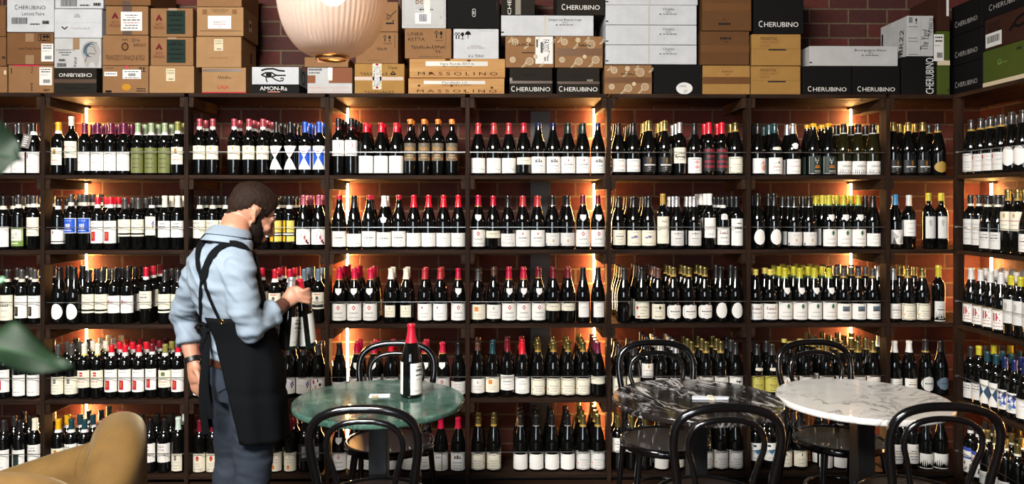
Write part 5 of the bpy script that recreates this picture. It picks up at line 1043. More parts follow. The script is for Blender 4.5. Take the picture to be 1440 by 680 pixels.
chair((X(514, 2.67) + .002, 2.872, 0), R(180), 'black bentwood chair in front of green table, back to viewer')
chair((X(916, 3.82) + .012, 3.56, 0), R(-2), 'black bentwood chair facing out between black table and shelves')
chair((X(1022, 2.67) - .006, 2.872, 0), R(179), 'black bentwood chair in front of black table, back to viewer')
chair((X(1156, 3.82) - .03, 3.56, 0), R(3), 'black bentwood chair facing out between white table and shelves')
chair((X(1331, 2.67) - .012, 2.872, 0), R(176), 'black bentwood chair in front of white table, back to viewer')
# ---------------------------------------------------------------- marble tables
def marble(name, cols, vein, vscale, vein_w, rough, distort=2.0, thr=.44):
    m, nt, p = newmat(name); L = nt.links.new
    tc = nd(nt, 'ShaderNodeTexCoord')
    n0 = nd(nt, 'ShaderNodeTexNoise', Scale=vscale * .8, Detail=8.0, Roughness=.62)
    L(tc.outputs['Object'], n0.inputs['Vector'])
    r0 = nd(nt, 'ShaderNodeValToRGB'); r0.color_ramp.elements[0].position = .35; r0.color_ramp.elements[1].position = .68
    r0.color_ramp.elements[0].color = (*lin(cols[0]), 1); r0.color_ramp.elements[1].color = (*lin(cols[1]), 1); L(n0.outputs['Fac'], r0.inputs[0])
    out = r0.outputs[0]
    for q, (sc, wd, st) in enumerate(((vscale, vein_w, 1.0), (vscale * 2.3, vein_w * .6, .55))):
        mp = nd(nt, 'ShaderNodeMapping'); mp.inputs['Rotation'].default_value = (.2 * q, .1, .7 + q); mp.inputs['Scale'].default_value = (1, 2.0, 1)
        nz = nd(nt, 'ShaderNodeTexNoise', Scale=sc, Detail=5.0, Roughness=.55, Distortion=distort); L(tc.outputs['Object'], mp.inputs[0]); L(mp.outputs[0], nz.inputs['Vector'])
        s = nd(nt, 'ShaderNodeMath', operation='SUBTRACT'); s.inputs[1].default_value = .5; L(nz.outputs['Fac'], s.inputs[0])
        ab = nd(nt, 'ShaderNodeMath', operation='ABSOLUTE'); L(s.outputs[0], ab.inputs[0])
        rr = nd(nt, 'ShaderNodeValToRGB'); rr.color_ramp.elements[0].position = 0; rr.color_ramp.elements[1].position = wd
        rr.color_ramp.elements[0].color = (st, st, st, 1); rr.color_ramp.elements[1].color = (0, 0, 0, 1); L(ab.outputs[0], rr.inputs[0])
        n3 = nd(nt, 'ShaderNodeTexNoise', Scale=vscale * 1.1, Detail=2.0); L(tc.outputs['Object'], n3.inputs['Vector'])
        r3 = nd(nt, 'ShaderNodeValToRGB'); r3.color_ramp.elements[0].position = thr; r3.color_ramp.elements[1].position = thr + .16; L(n3.outputs['Fac'], r3.inputs[0])
        mm = nd(nt, 'ShaderNodeMath', operation='MULTIPLY'); L(rr.outputs[0], mm.inputs[0]); L(r3.outputs[0], mm.inputs[1])
        mx = nd(nt, 'ShaderNodeMix', data_type='RGBA'); L(mm.outputs[0], mx.inputs['Factor']); L(out, mx.inputs['A']); mx.inputs['B'].default_value = (*lin(vein), 1)
        out = mx.outputs['Result']
    L(out, p.inputs['Base Color']); p.inputs['Roughness'].default_value = rough; p.inputs['Coat Weight'].default_value = .15
    return m
GREENM = marble('green_marble', ((36, 66, 57), (76, 108, 95)), (112, 138, 126), 11, .025, .13)
BLACKM = marble('black_marble', ((14, 13, 14), (44, 40, 38)), (226, 222, 220), 3.2, .026, .12, .9, .36)
WHITEM = marble('white_marble', ((222, 219, 214), (240, 237, 232)), (140, 138, 136), 2.6, .022, .2, 1.0)
IRON = mat('black_iron', (20, 19, 19), .4, .2, bump=.1)
def table(ang, r, m, label, spin):
    x = 3.13 * math.tan(R(ang)); x, y = x * cos(TH * 0) , 3.13
    root = empty('cafe_table', (x, y, 0)); tag(root, label, 'table', 'round marble cafe tables')
    k = MB(); t = .024
    k.lathe([(0, .75 - t), (r - .004, .75 - t), (r - .001, .75 - t + .003), (r, .75 - t + .007), (r, .743), (r - .001, .747), (r - .004, .75), (0, .75)], 96, m); o = k.build('marble_top', root, smooth=40); o.rotation_euler.z = R(spin)
    k = MB(); k.lathe([(0, .715), (.15, .715), (.15, .7255), (0, .7255)], 32, IRON); k.build('mounting_plate', root)
    k = MB(); k.box(-.037, .037, -.037, .037, .03, .716, IRON); k.build('column', root, smooth=0, bevel=.003)
    for i in range(4):
        k = MB(); k.tube([(.03, 0, .045), (.14, 0, .04), (.24, 0, .022), (.265, 0, .02)], [(.024, .02), (.02, .02), (.014, .022), (.008, .02)], IRON, 10); o = k.build('foot', root); o.rotation_euler.z = R(90 * i)
        f = MB(); f.lathe([(0, 0), (.016, 0), (.018, .01), (.012, .014), (0, .014)], 12, IRON, Matrix.Translation((.25, 0, 0))); f.build('glide', o)
    return root, x
D0 = math.degrees(TH)                         # bearings from the viewer, measured on the floor
t1, xg = table(-8.96 - .0, .345, GREENM, 'round cafe table with green marble top beside the man', 20)
t2, xb = table(14.35, .341, BLACKM, 'round cafe table with white-veined black marble top', 118)
t3, xw = table(25.36, .337, WHITEM, 'round cafe table with pale white marble top', 40)
# things on the tables
def thing_on(px, py, z=.75):
    x, y, w = ray(px, py); t = (z - H) / w
    return Vector((x * t, y * t, z))
p = thing_on(534, 556.5)
e = empty('place_card', (p.x, p.y, .7502), R(3)); tag(e, 'small white card with a tan clip lying on the green marble', 'card')
k = MB(); k.box(-.042, .042, -.022, .022, 0, .004, mat('white_card', (226, 228, 234), .5)); k.build('folded_card', e, smooth=0)
k = MB(); k.box(-.03, -.004, -.028, -.018, .0, .0075, mat('tan_clip', (176, 158, 118), .4)); k.build('clip', e, smooth=0, bevel=.001)
p = thing_on(999, 560.5)
e = empty('napkin_roll', (p.x, p.y, .7502), R(-2)); tag(e, 'long folded white napkin with a cream band on the black marble', 'napkin')
k = MB(); nm = mat('white_linen', (214, 218, 228), .8, bump=.2)
k.add([(-.078, -.02, 0), (.07, -.018, 0), (.082, .018, 0), (-.07, .02, 0), (-.078, -.019, .008), (.07, -.017, .007), (.082, .017, .007), (-.07, .018, .009)], [(3, 2, 1, 0), (4, 5, 6, 7), (0, 1, 5, 4), (1, 2, 6, 5), (2, 3, 7, 6), (3, 0, 4, 7)], nm); k.build('folded_linen', e, smooth=0, bevel=.003)
k = MB(); k.box(-.008, .012, -.023, .021, 0, .0115, mat('cream_band', (222, 214, 190), .6)); k.build('paper_band', e, smooth=0, bevel=.001)
# the bottle standing on the green table and the two held bottles share this build
def turned_bottle(loc, h, cap, panels, label, rot=None, s=1.08):
    o = link('wine_bottle', bottle_mesh('bg', h, None), None, loc); o.scale = (s, s, 1)
    link('capsule', cap_mesh('bg', h, cap), o)
    for name, lab, a in panels:
        l = link(name, label_mesh('bg', h, lab), o); l.rotation_euler.z = R(a)
    if rot: o.rotation_euler = rot
    tag(o, label, 'wine bottle'); return o
p = thing_on(578.5, 557)
turned_bottle((p.x, p.y, .7503), .299, ('red', 19, None, 0), [('front_label', ('grey', 13.5, 4, 36, 'ornate2', 'rect'), 42), ('back_label', ('grey', 12, 4, 37, 'plain', 'rect'), -78)], 'red-capped wine bottle standing on the green marble table')
# ---------------------------------------------------------------- pendant lamp
def lampglass():
    m, nt, p = newmat('frosted_ribbed_glass'); L = nt.links.new
    tr = nd(nt, 'ShaderNodeBsdfTranslucent'); tr.inputs['Color'].default_value = (.45, .38, .33, 1)
    rf = nd(nt, 'ShaderNodeBsdfRefraction', IOR=1.0, Roughness=.62); rf.inputs['Color'].default_value = (.97, .9, .84, 1)
    df = nd(nt, 'ShaderNodeBsdfDiffuse'); df.inputs['Color'].default_value = (.42, .36, .33, 1)
    gl = nd(nt, 'ShaderNodeBsdfGlossy', Roughness=.25)
    a = nd(nt, 'ShaderNodeMixShader'); a.inputs[0].default_value = .12; L(rf.outputs[0], a.inputs[1]); L(tr.outputs[0], a.inputs[2])
    b = nd(nt, 'ShaderNodeMixShader'); b.inputs[0].default_value = .5; L(a.outputs[0], b.inputs[1]); L(df.outputs[0], b.inputs[2])
    c = nd(nt, 'ShaderNodeMixShader'); c.inputs[0].default_value = .05; L(b.outputs[0], c.inputs[1]); L(gl.outputs[0], c.inputs[2])
    L(c.outputs[0], nt.nodes['Material Output'].inputs[0]); nt.nodes.remove(p); return m
def lamp():
    Y = 2.2; s = Y / F; c = at(467.5, 0, Y); zb = at(467, 83, Y).z
    root = empty('pendant_lamp', (c.x, Y, zb)); tag(root, 'large ribbed frosted glass pendant lamp with brass ring, glowing warm', 'lamp')
    brass = mat('brass', (200, 150, 84), .22, 1)
    R0 = .1555
    pr = [(.043, .008), (.06, .010), (.085, .021), (.108, .042), (.128, .072), (.143, .110), (.152, .155), (R0, .205), (.1545, .26), (.149, .31), (.137, .355), (.115, .39), (.085, .41), (.05, .418)]
    pr = [(q.x, q.z) for q in smoothpath([(r, 0, z) for r, z in pr], 4)]
    k = MB(); k.lathe(pr, 360, lampglass(), flute=lambda a: .006 * cos(60 * a)); k.build('glass_shade', root, smooth=80)
    k = MB(); k.tube([(.0445 * cos(a * pi / 24), .0445 * sin(a * pi / 24), .003) for a in range(48)], .0055, brass, 10, closed=True); k.build('brass_ring', root)
    k = MB(); k.lathe([(.052, .416), (.052, .45), (.03, .47), (.012, .50), (0, .50)], 32, brass); k.build('brass_cap', root)
    k = MB(); k.tube([(0, 0, .49), (0, 0, 3.598 - zb)], .003, mat('black_cable', (15, 15, 15), .6), 8); k.build('cable', root)
    k = MB(); k.lathe([(0, 3.56 - zb), (.05, 3.565 - zb), (.055, 3.598 - zb), (0, 3.598 - zb)], 24, brass); k.build('ceiling_rose', root)
    bm = bpy.data.materials.new('glowing_bulb'); bm.use_nodes = True; nt = bm.node_tree; nt.nodes.remove(nt.nodes['Principled BSDF'])
    em = nd(nt, 'ShaderNodeEmission', Strength=LAMPK); em.inputs[0].default_value = (1, .62, .33, 1); nt.links.new(em.outputs[0], nt.nodes['Material Output'].inputs[0])
    k = MB(); k.lathe([(0, .155), (.018, .157), (.033, .17), (.041, .195), (.037, .225), (.024, .255), (.0165, .275), (.0165, .29), (0, .29)], 32, bm); k.build('bulb', root)
    k = MB(); k.lathe([(.018, .285), (.02, .3), (.02, .36), (.012, .43), (0, .43)], 20, brass); k.build('bulb_holder', root)
LAMPK = 20
lamp()
# ---------------------------------------------------------------- mustard velvet armchairs
def velvet():
    m = mat('mustard_velvet', (106, 80, 42), .8, vary=.25, scale=7, bump=.25, bscale=300, spec=.2, sheen=.35)
    p = m.node_tree.nodes['Principled BSDF']; p.inputs['Sheen Roughness'].default_value = .35; p.inputs['Sheen Tint'].default_value = (.95, .82, .55, 1)
    return m
VELV = velvet()
def armchair(loc, rz, label):
    root = empty('tub_armchair', loc, rz); tag(root, label, 'armchair', 'mustard velvet armchairs')
    path = smoothpath([(-.62, -.32, .53), (-.42, -.33, .565), (-.22, -.325, .61), (-.07, -.265, .68), (-.012, -.15, .79), (.0, 0, .815), (-.012, .15, .79), (-.07, .265, .68), (-.22, .325, .625), (-.42, .33, .575), (-.62, .32, .535)], 8)
    n = len(path); vs, fs = [], []; sec = []
    for i, p in enumerate(path):
        t = path[min(i + 1, n - 1)] - path[max(i - 1, 0)]; t.z = 0; t.normalize(); nr = Vector((t.y, -t.x, 0)); th = .082; zt = p.z
        pts = [(-th * .86, .13), (-th, .2), (-th, zt - .10)] + [(-th * cos(a * pi / 10), zt - .075 + .075 * sin(a * pi / 10)) for a in range(0, 11)] + [(th, zt - .10), (th, .2), (th * .86, .13)]
        vs += [(p.x + nr.x * a, p.y + nr.y * a, z) for a, z in pts]; m2 = len(pts)
    for i in range(n - 1):
        for q in range(m2): fs.append((i * m2 + q, i * m2 + (q + 1) % m2, (i + 1) * m2 + (q + 1) % m2, (i + 1) * m2 + q))
    k = MB(); k.add(vs, fs + [tuple(range(m2))[::-1], tuple((n - 1) * m2 + q for q in range(m2))], VELV); k.build('padded_back', root, smooth=60)
    k = MB(); k.box(-.60, -.06, -.235, .235, .13, .31, VELV); k.build('seat_base', root, smooth=0, bevel=.02)
    k = MB(); k.box(-.62, -.08, -.228, .228, .311, .43, VELV); o = k.build('seat_cushion', root, smooth=0); b = o.modifiers.new('b', 'BEVEL'); b.width = .045; b.segments = 5
    lm = mat('black_metal_leg', (22, 20, 20), .4, .4)
    for x, y in ((-.55, .27), (-.55, -.27), (-.1, .2), (-.1, -.2)):
        k = MB(); k.lathe([(0, 0), (.012, 0), (.018, .13), (0, .13)], 14, lm, Matrix.Translation((x, y, 0))); k.build('leg', root)
    k = MB()                                  # seam welts across the far arm
    for q in (int(n * .26), int(n * .74)):
        ring = [(Vector(vs[q * m2 + j]) - Vector((path[q].x, path[q].y, vs[q * m2 + j][2]))) * 1.004 + Vector((path[q].x, path[q].y, vs[q * m2 + j][2] + .0006)) for j in range(2, m2 - 2)]
        k2 = MB(); k2.tube(ring, .0016, VELV, 6); k2.build('seam', root)
    return root
armchair((-1.305, 2.66, 0), R(25), 'mustard velvet tub armchair with one rounded end by the bottom shelves')
a2 = armchair((-1.225, 1.90, 0), R(86), 'nearer mustard velvet armchair, only its rounded top showing at the bottom'); a2.scale = (1, 1, 1.085)
# ---------------------------------------------------------------- leafy plant beside the viewer
def plant():
    base = Vector((-.98, 1.05, 0)); root = empty('potted_plant', base); tag(root, 'tall potted plant with broad dark green leaves reaching in at the picture edge', 'plant')
    pot = mat('grey_pot', (70, 68, 66), .7, bump=.2); soil = mat('soil', (30, 22, 16), .95, bump=.6, bscale=90)
    k = MB(); k.lathe([(0, 0), (.13, 0), (.14, .01), (.175, .32), (.18, .34), (.165, .34), (.155, .3), (0, .3)], 40, pot); k.build('pot', root)
    k = MB(); k.lathe([(.156, .302), (.1, .312), (0, .316)], 24, soil); k.build('soil', root)
    lf = mat('leaf_green', (7, 29, 10), .6, spec=.2, vary=.25, scale=12, bump=.1, bscale=60); st = mat('stem_green', (48, 70, 36), .6); st2 = mat('pale_leaf', (120, 170, 130), .4, vary=.15)
    def stem(pts, r=.009):
        k = MB(); k.tube(smoothpath(pts, 6), r, st, 8); return k.build('stem', root, smooth=60)
    def leaf(a, b, w, up, droop, m=lf, par=None):
        """broad leaf from stalk end a to tip b (world), width w"""
        a, b = Vector(a) - base, Vector(b) - base; d = b - a; L = d.length; d.normalize(); sd = d.cross(Vector(up)).normalized(); nn = sd.cross(d)
        k = MB(); vs, fs = [], []; N, M2 = 18, 8
        for i in range(N + 1):
            t = i / N; ww = w * max(.0, sin(pi * min(1, t ** .75)) ** .8) * (1 if t < 1 else 0)
            for j in range(-M2 // 2, M2 // 2 + 1):
                s = j / (M2 / 2); p = a + d * (L * t) + sd * (s * ww * .5 * (1 + .05 * sin(9 * t + 2 * s))) + nn * (droop * sin(pi * t) * L + abs(s) * .12 * ww + .01 * sin(14 * t) * abs(s))
                vs.append(p)
        q = M2 + 1
        for i in range(N):
            for j in range(M2): fs.append((i * q + j, i * q + j + 1, (i + 1) * q + j + 1, (i + 1) * q + j))
        k.add(vs, fs, m); o = k.build('leaf', root, smooth=80)
        s = o.modifiers.new('s', 'SOLIDIFY'); s.thickness = .0012
        v = MB(); v.tube([a + d * (L * t / 12) + nn * (droop * sin(pi * t / 12) * L + .0012) for t in range(13)], [.0032 * (1 - t / 14) for t in range(13)], mat('leaf_rib', (24, 58, 26), .5), 6); v.build('midrib', o)
        return o
    D = 1.0
    def P(px, py, Y): return at(px, py, Y)
    b0 = base + Vector((0, 0, .31))
    n1, n2, n3, n4 = P(-160, 470, D), P(-150, 330, D + .03), P(-120, 150, D), P(-220, 60, D + .08)
    rel = lambda v: v - base
    stem([rel(b0), rel(b0 + Vector((-.02, 0, .3))), rel(n1), rel(n2), rel(n3), rel(n4)], .010)
    def stalk(a, b):
        k = MB(); k.tube([rel(a), rel((a + b) / 2 + Vector((0, 0, .012))), rel(b)], .004, st, 8); k.build('stalk', root)
    for nd_, a, b, w, up, dr, m in (
        (n1, P(-95, 500, D), P(106, 524, D - .02), .07, (0, -.62, 1), .14, lf),
        (n3, P(-75, 200, D), P(33, 226, D - .02), .10, (0, -1, .35), .05, lf),
        (n2, P(-110, 370, D), P(6, 402, D), .055, (0, -.5, 1), .05, st2),
        (n4, P(-200, 20, D), P(-40, -60, D), .11, (0, -1, .4), .1, lf),
        (n2, P(-190, 330, D + .1), P(-320, 300, D + .15), .11, (0, -.8, .6), .1, lf),
        (n1, P(-210, 480, D + .1), P(-340, 540, D + .1), .12, (0, -.6, .8), .12, lf),
        (n4, P(-250, 20, D + .1), P(-380, -40, D + .2), .11, (0, -.9, .5), .1, lf)):
        stalk(nd_, a); leaf(a, b, w, up, dr, m)
plant()
# ---------------------------------------------------------------- the man in the apron
from mathutils.bvhtree import BVHTree
def evaluated(mb, name, voxel, smooth_it=6, fac=.5, mats=None, decimate=0):
    me = mb.mesh(name, 0); o = bpy.data.objects.new(name, me); COL.objects.link(o)
    r = o.modifiers.new('r', 'REMESH'); r.mode = 'VOXEL'; r.voxel_size = voxel
    if smooth_it: s = o.modifiers.new('s', 'SMOOTH'); s.iterations = smooth_it; s.factor = fac
    out = bpy.data.meshes.new_from_object(o.evaluated_get(bpy.context.evaluated_depsgraph_get()))
    bpy.data.objects.remove(o); out.name = name; out.materials.clear()
    for m in mats or []: out.materials.append(m)
    out.polygons.foreach_set('material_index', [0] * len(out.polygons)); out.shade_smooth()
    return out
def ell(mb, c, r, m, M=None, seg=24, rings=14):
    vs, fs = [], []
    for i in range(rings + 1):
        a = pi * i / rings
        for j in range(seg):
            b = 2 * pi * j / seg; v = Vector((c[0] + r[0] * sin(a) * cos(b), c[1] + r[1] * sin(a) * sin(b), c[2] - r[2] * cos(a)))
            vs.append(M @ v if M else v)
    for i in range(rings):
        for j in range(seg): fs.append((i * seg + j, i * seg + (j + 1) % seg, (i + 1) * seg + (j + 1) % seg, (i + 1) * seg + j))
    mb.add(vs, fs, m)
def man():
    base = at(340, 520, 3.15); base.z = 0
    root = empty('person', base)
    tag(root, 'man in pale blue shirt and black apron, head bowed over two wine bottles he holds', 'person')
    SK = mat('skin', (182, 130, 105), .5, vary=.07, scale=40, bump=.05, bscale=300); SK.node_tree.nodes['Principled BSDF'].inputs['Subsurface Weight'].default_value = .08
    SK.node_tree.nodes['Principled BSDF'].inputs['Subsurface Radius'].default_value = (.012, .004, .002)
    TAT = mat('tattooed_skin', (92, 58, 46), .5, vary=.65, scale=70, bump=.05, bscale=300)
    SH = mat('pale_blue_shirt', (132, 146, 160), .8, vary=.05, scale=420, bump=.12, bscale=500)
    JE = mat('slate_jeans', (36, 45, 58), .85, vary=.22, scale=16, bump=.2, bscale=420)
    AP = mat('black_apron_cloth', (9, 11, 14), .9, spec=.12, bump=.18, bscale=420)
    HA = mat('dark_brown_hair', (36, 24, 17), .7, spec=.15, vary=.5, scale=120, bump=.7, bscale=240, stretch=(1, 1, .35))
    BE = mat('dark_beard', (26, 17, 13), .8, spec=.12, vary=.5, scale=160, bump=.8, bscale=300)
    LEA = mat('black_leather', (18, 17, 17), .4); BELT = mat('brown_leather', (70, 40, 24), .5)
    ph = R(46); Rt = Vector((cos(ph), -sin(ph), 0)); Fw = Vector((sin(ph), cos(ph), 0))
    def lvl(px, py, a, b, egg=0):
        p = at(px, py, 3.15); t = (p.x - base.x) / Fw.x
        c = Vector((base.x, 3.15, 0)) + Fw * t; c.z = H + (YH - py) / F * c.y / (cos(TH)); return c, a, b
    TOR = [lvl(343, 556, .135, .10), lvl(343, 535, .163, .122), lvl(342, 508, .163, .122), lvl(337, 472, .150, .112), lvl(328, 432, .160, .118), lvl(320, 397, .174, .122), lvl(318, 370, .178, .114), lvl(319, 352, .155, .098), lvl(325, 339, .098, .078), lvl(333, 328, .064, .064)]
    def loft(mb, L, m, inf=0, n=40, ax=None, dome=True):
        vs, fs = [], []
        for c, a, b in L:
            for k in range(n):
                q = 2 * pi * k / n; sx, cy = sin(q), cos(q)
                back = 1 - .06 * max(0, -cy)        # flatter across the back
                vs.append(c + Rt * ((a + inf) * sx) + Fw * ((b + inf) * cy * back))
        for i in range(len(L) - 1):
            for k in range(n): fs.append((i * n + k, i * n + (k + 1) % n, (i + 1) * n + (k + 1) % n, (i + 1) * n + k))
        fs += [tuple(range(n))[::-1], tuple((len(L) - 1) * n + k for k in range(n))]
        mb.add(vs, fs, m)
    P = lambda px, py, Y: at(px, py, Y)
    cS = TOR[6][0]
    sR = cS + Rt * .150 + Vector((0, 0, -.012)); sL = cS - Rt * .152 + Vector((0, 0, -.005))
    eR, wR = P(354, 461, 2.985), P(401, 426, 3.165)
    eL, wL = P(259, 446, 3.325), P(271, 507, 3.27)
    hR = TOR[2][0] + Rt * .086 + Vector((0, 0, -.05)); hL = TOR[2][0] - Rt * .084 + Vector((0, 0, -.05))
    kR, kL = P(356, 652, 3.10), P(328, 655, 3.22); kR.z, kL.z = .47, .47
    aR, aL = Vector((kR.x - .02, 3.07, .09)), Vector((kL.x - .005, 3.19, .09))
    # ---- head frame
    hc = P(353, 302, 3.20); psi, pit = R(58), R(30)
    hf0 = Vector((sin(psi), cos(psi), 0)); hr = Vector((cos(psi), -sin(psi), 0)); hf = hf0 * cos(pit) - Vector((0, 0, 1)) * sin(pit); hu = hr.cross(hf)
    MH = Matrix(((hr.x, hf.x, hu.x, hc.x), (hr.y, hf.y, hu.y, hc.y), (hr.z, hf.z, hu.z, hc.z), (0, 0, 0, 1)))
    def HP(x, y, z): return MH @ Vector((x, y, z))
    def limb(mb, pts, rad, m): 
        mb.tube(smoothpath(pts, 6), [rad[0] + (rad[-1] - rad[0]) * 0 + _lerp(rad, i / (6 * (len(pts) - 1))) - rad[0] for i in range(6 * (len(pts) - 1) + 1)], m, 18)
        for p, r in ((pts[0], rad[0]), (pts[-1], rad[-1])): ell(mb, p, (r, r, r), m, seg=14, rings=8)
    def _lerp(r, t):
        t *= len(r) - 1; i = min(int(t), len(r) - 2); return r[i] + (r[i + 1] - r[i]) * (t - i)
    # ---- body
    B = MB()
    loft(B, TOR, SK, -.012)
    nb = TOR[8][0] + Vector((0, 0, -.02))
    B.tube(smoothpath([nb, TOR[9][0] + Vector((0, 0, .01)), HP(0, -.035, -.055), HP(0, -.02, .0)], 6), [(.064, .060)] * 7 + [(.058, .056)] * 12, SK, 24)
    ell(B, (0, -.014, .032), (.074, .094, .086), SK, MH); ell(B, (0, .030, -.025), (.063, .064, .085), SK, MH); ell(B, (0, .044, -.078), (.047, .048, .034), SK, MH)
    ell(B, (0, .078, .026), (.052, .018, .013), SK, MH); ell(B, (0, .02, -.07), (.058, .05, .03), SK, MH)
    for s in (1, -1):
        ell(B, (s * .038, .072, -.02), (.022, .02, .018), SK, MH)                       # cheek bones
        ell(B, (s * .013, .103, -.034), (.009, .011, .009), SK, MH, 12, 8)             # nostrils
        B.tube([HP(s * .070, .010, -.030), HP(s * .079, .002, -.020), HP(s * .084, -.010, .004), HP(s * .083, -.016, .018), HP(s * .078, -.004, .026), HP(s * .072, .006, .016)], [.006, .0075, .0065, .0065, .006, .005], SK, 10)
        ell(B, (s * .075, -.003, -.002), (.006, .013, .022), SK, MH, 12, 8)
    for s in (1, -1): ell(B, (s * .031, .0725, .0045), (.0135, .0135, .0125), SK, MH, 14, 10)
    B.tube([HP(0, .094, .018), HP(0, .108, -.008), HP(0, .118, -.030), HP(0, .106, -.040)], [.008, .0095, .012, .009], SK, 12)
    ell(B, (0, .097, -.058), (.022, .010, .006), SK, MH, 16, 8); ell(B, (0, .094, -.070), (.019, .010, .007), SK, MH, 16, 8)
    limb(B, [sR, (sR + eR) / 2 + Vector((.0, -.008, 0)), eR], [.056, .048, .040], SK); limb(B, [eR, (eR * .6 + wR * .4) + Vector((0, 0, -.004)), wR], [.040, .041, .0275], SK)
    limb(B, [sL, (sL + eL) / 2, eL], [.055, .046, .039], SK); limb(B, [eL, eL * .6 + wL * .4, wL], [.039, .040, .027], SK)
    limb(B, [hR, (hR + kR) / 2, kR], [.078, .068, .050], SK); limb(B, [kR, kR * .7 + aR * .3 + Vector((-.01, -.012, 0)), aR], [.050, .052, .036], SK)
    limb(B, [hL, (hL + kL) / 2, kL], [.078, .068, .050], SK); limb(B, [kL, kL * .7 + aL * .3 + Vector((-.01, -.012, 0)), aL], [.050, .052, .036], SK)
    for a in (aR, aL): B.tube([a, a + Fw * .06 + Vector((0, 0, -.035)), a + Fw * .15 + Vector((0, 0, -.06))], [.035, .032, .02], SK, 14)
    # right hand closed round the two necks: palm towards us, fingers going round the far side
    kn = [P(418, 404.5, 3.185), P(418.5, 410, 3.178), P(418, 415.8, 3.175), P(416.5, 421.5, 3.178)]
    B.tube([wR, P(407, 420, 3.172), P(413, 414.5, 3.176), P(418, 412.5, 3.182)], [(.022, .028), (.020, .034), (.018, .036), (.014, .034)], SK, 18, up=(0, 1, 0))
    tips = [(431.5, 405, 3.19), (433, 411, 3.188), (434, 417.5, 3.188), (433, 423.5, 3.192)]
    for i, (q, t) in enumerate(zip(kn, tips)):
        L = (1, 1.06, 1.02, .86)[i]
        B.tube(smoothpath([q - (q - wR) * .18, q, P(426, (409.0, 412, 417.5, 423)[i], 3.172 + .004 * i), P(t[0] + 1.5, t[1] + 1.5, 3.196), P(t[0] + 2.5, t[1] + 2, 3.232), P(t[0] + .5, t[1] + 2.4, 3.268)], 5), [.0105, .0105, .0103, .010, .0098, .0098, .0096, .0094, .0093, .0092] + [.009 - .0001 * k2 for k2 in range(16)], SK, 10)
    B.tube(smoothpath([P(405, 418, 3.178), P(406, 409, 3.190), P(412, 404, 3.206), P(418, 403, 3.240)], 5), [.015, .0145, .014, .0135, .013, .0125, .012, .0115, .011, .0105, .010, .0100, .0098, .0095, .009, .008], SK, 10)
    # left hand hanging, slightly curled
    B.tube([wL, P(272.5, 517, 3.262), P(274.5, 530, 3.255), P(276, 537, 3.253)], [(.020, .027), (.021, .036), (.019, .041), (.015, .040)], SK, 18, up=(-.5, -.85, 0))
    for i in range(4):
        o2 = (i - 1.5) * .0185; d = Vector((.85, -.5, 0)).normalized()
        q = P(276, 536, 3.253) + d * o2; L = (.072, .08, .076, .062)[i]
        dn = Vector((.10, 0, -1)).normalized()
        B.tube(smoothpath([q - dn * .022, q, q + dn * L * .45, q + dn * L * .78 + Vector((.012, .006, 0)), q + dn * L * .92 + Vector((.026, .013, 0))], 4), [.0098] * 5 + [.0095, .0093, .0091, .009, .0088, .0086, .0084, .0082, .008, .0078, .0074, .007], SK, 10)
    B.tube(smoothpath([P(272, 516, 3.262), P(277, 523, 3.225), P(280, 533, 3.215), P(281, 541, 3.220)], 4), [.014, .0135, .013, .0125, .012, .0115, .011, .0108, .0105, .010, .0095, .009, .008], SK, 10)
    body = evaluated(B, 'body', .005, 3, .5, [SK, TAT])
    mi = []
    ax = wR - eR
    for pol in body.polygons:
        c = pol.center; t = (c - eR).dot(ax) / ax.length_squared; d = (c - eR - ax * t).length
        mi.append(1 if .5 < t < .97 and d < .06 else 0)
    body.polygons.foreach_set('material_index', mi)
    T = Matrix.Translation(-base)
    def child(name, me): me.transform(T); return link(name, me, root)
    body_h = body.copy(); child('body', body)
    # ---- eyes, hair and beard
    for s in (1, -1):
        k = MB(); ell(k, (s * .031, .0715, .002), (.0115, .0115, .0115), mat('eye_white', (230, 226, 220), .2), MH, 14, 10); ell(k, (s * .031, .0795, -.001), (.005, .005, .005), mat('iris_brown', (40, 26, 18), .2), MH, 10, 8); child('eye', k.mesh('eye', 60)); k = MB(); k.tube([HP(s * .018, .082, -.004), HP(s * .031, .0865, -.0065), HP(s * .044, .078, -.004)], [.0012, .0022, .0014], HA, 8); child('eyelashes', k.mesh('eyelashes', 60))
        k = MB(); k.tube([HP(s * .014, .094, .026), HP(s * .032, .089, .031), HP(s * .050, .074, .027)], [.003, .0042, .0025], HA, 8); child('eyebrow', k.mesh('eyebrow', 60))
    # hair and beard grow from the head's own surface
    MI = MH.inverted(); sst = lambda t: (lambda q: q * q * (3 - 2 * q))(max(0, min(1, t)))
    def hairm(p):                             # how far inside the hairline, metres
        x, y, z = p
        if abs(x) > .064 and -.03 < y < .024 and z < .034: return -1
        if y > .05: return z - .062 + .012 * min(1, abs(x) / .07)
        if y > .018: return z - .012
        if y > -.03: return z - .030
        return z - (.014 + (y + .03) * 1.0)
    def beardm(p):
        x, y, z = p
        if y < .004 or z < -.128 or (abs(x) > .074 and y < .012): return -1
        if y > .082 and abs(x) < .023 and -.078 < z < -.054: return -1
        top = (.04 if y < .032 else -.002 - (y - .030) * .95)
        if y > .085: top = -.050
        back = (y - .004) if z > -.06 else (y - .004 + (z + .06) * .2)
        return min(top - z, back, z + .128)
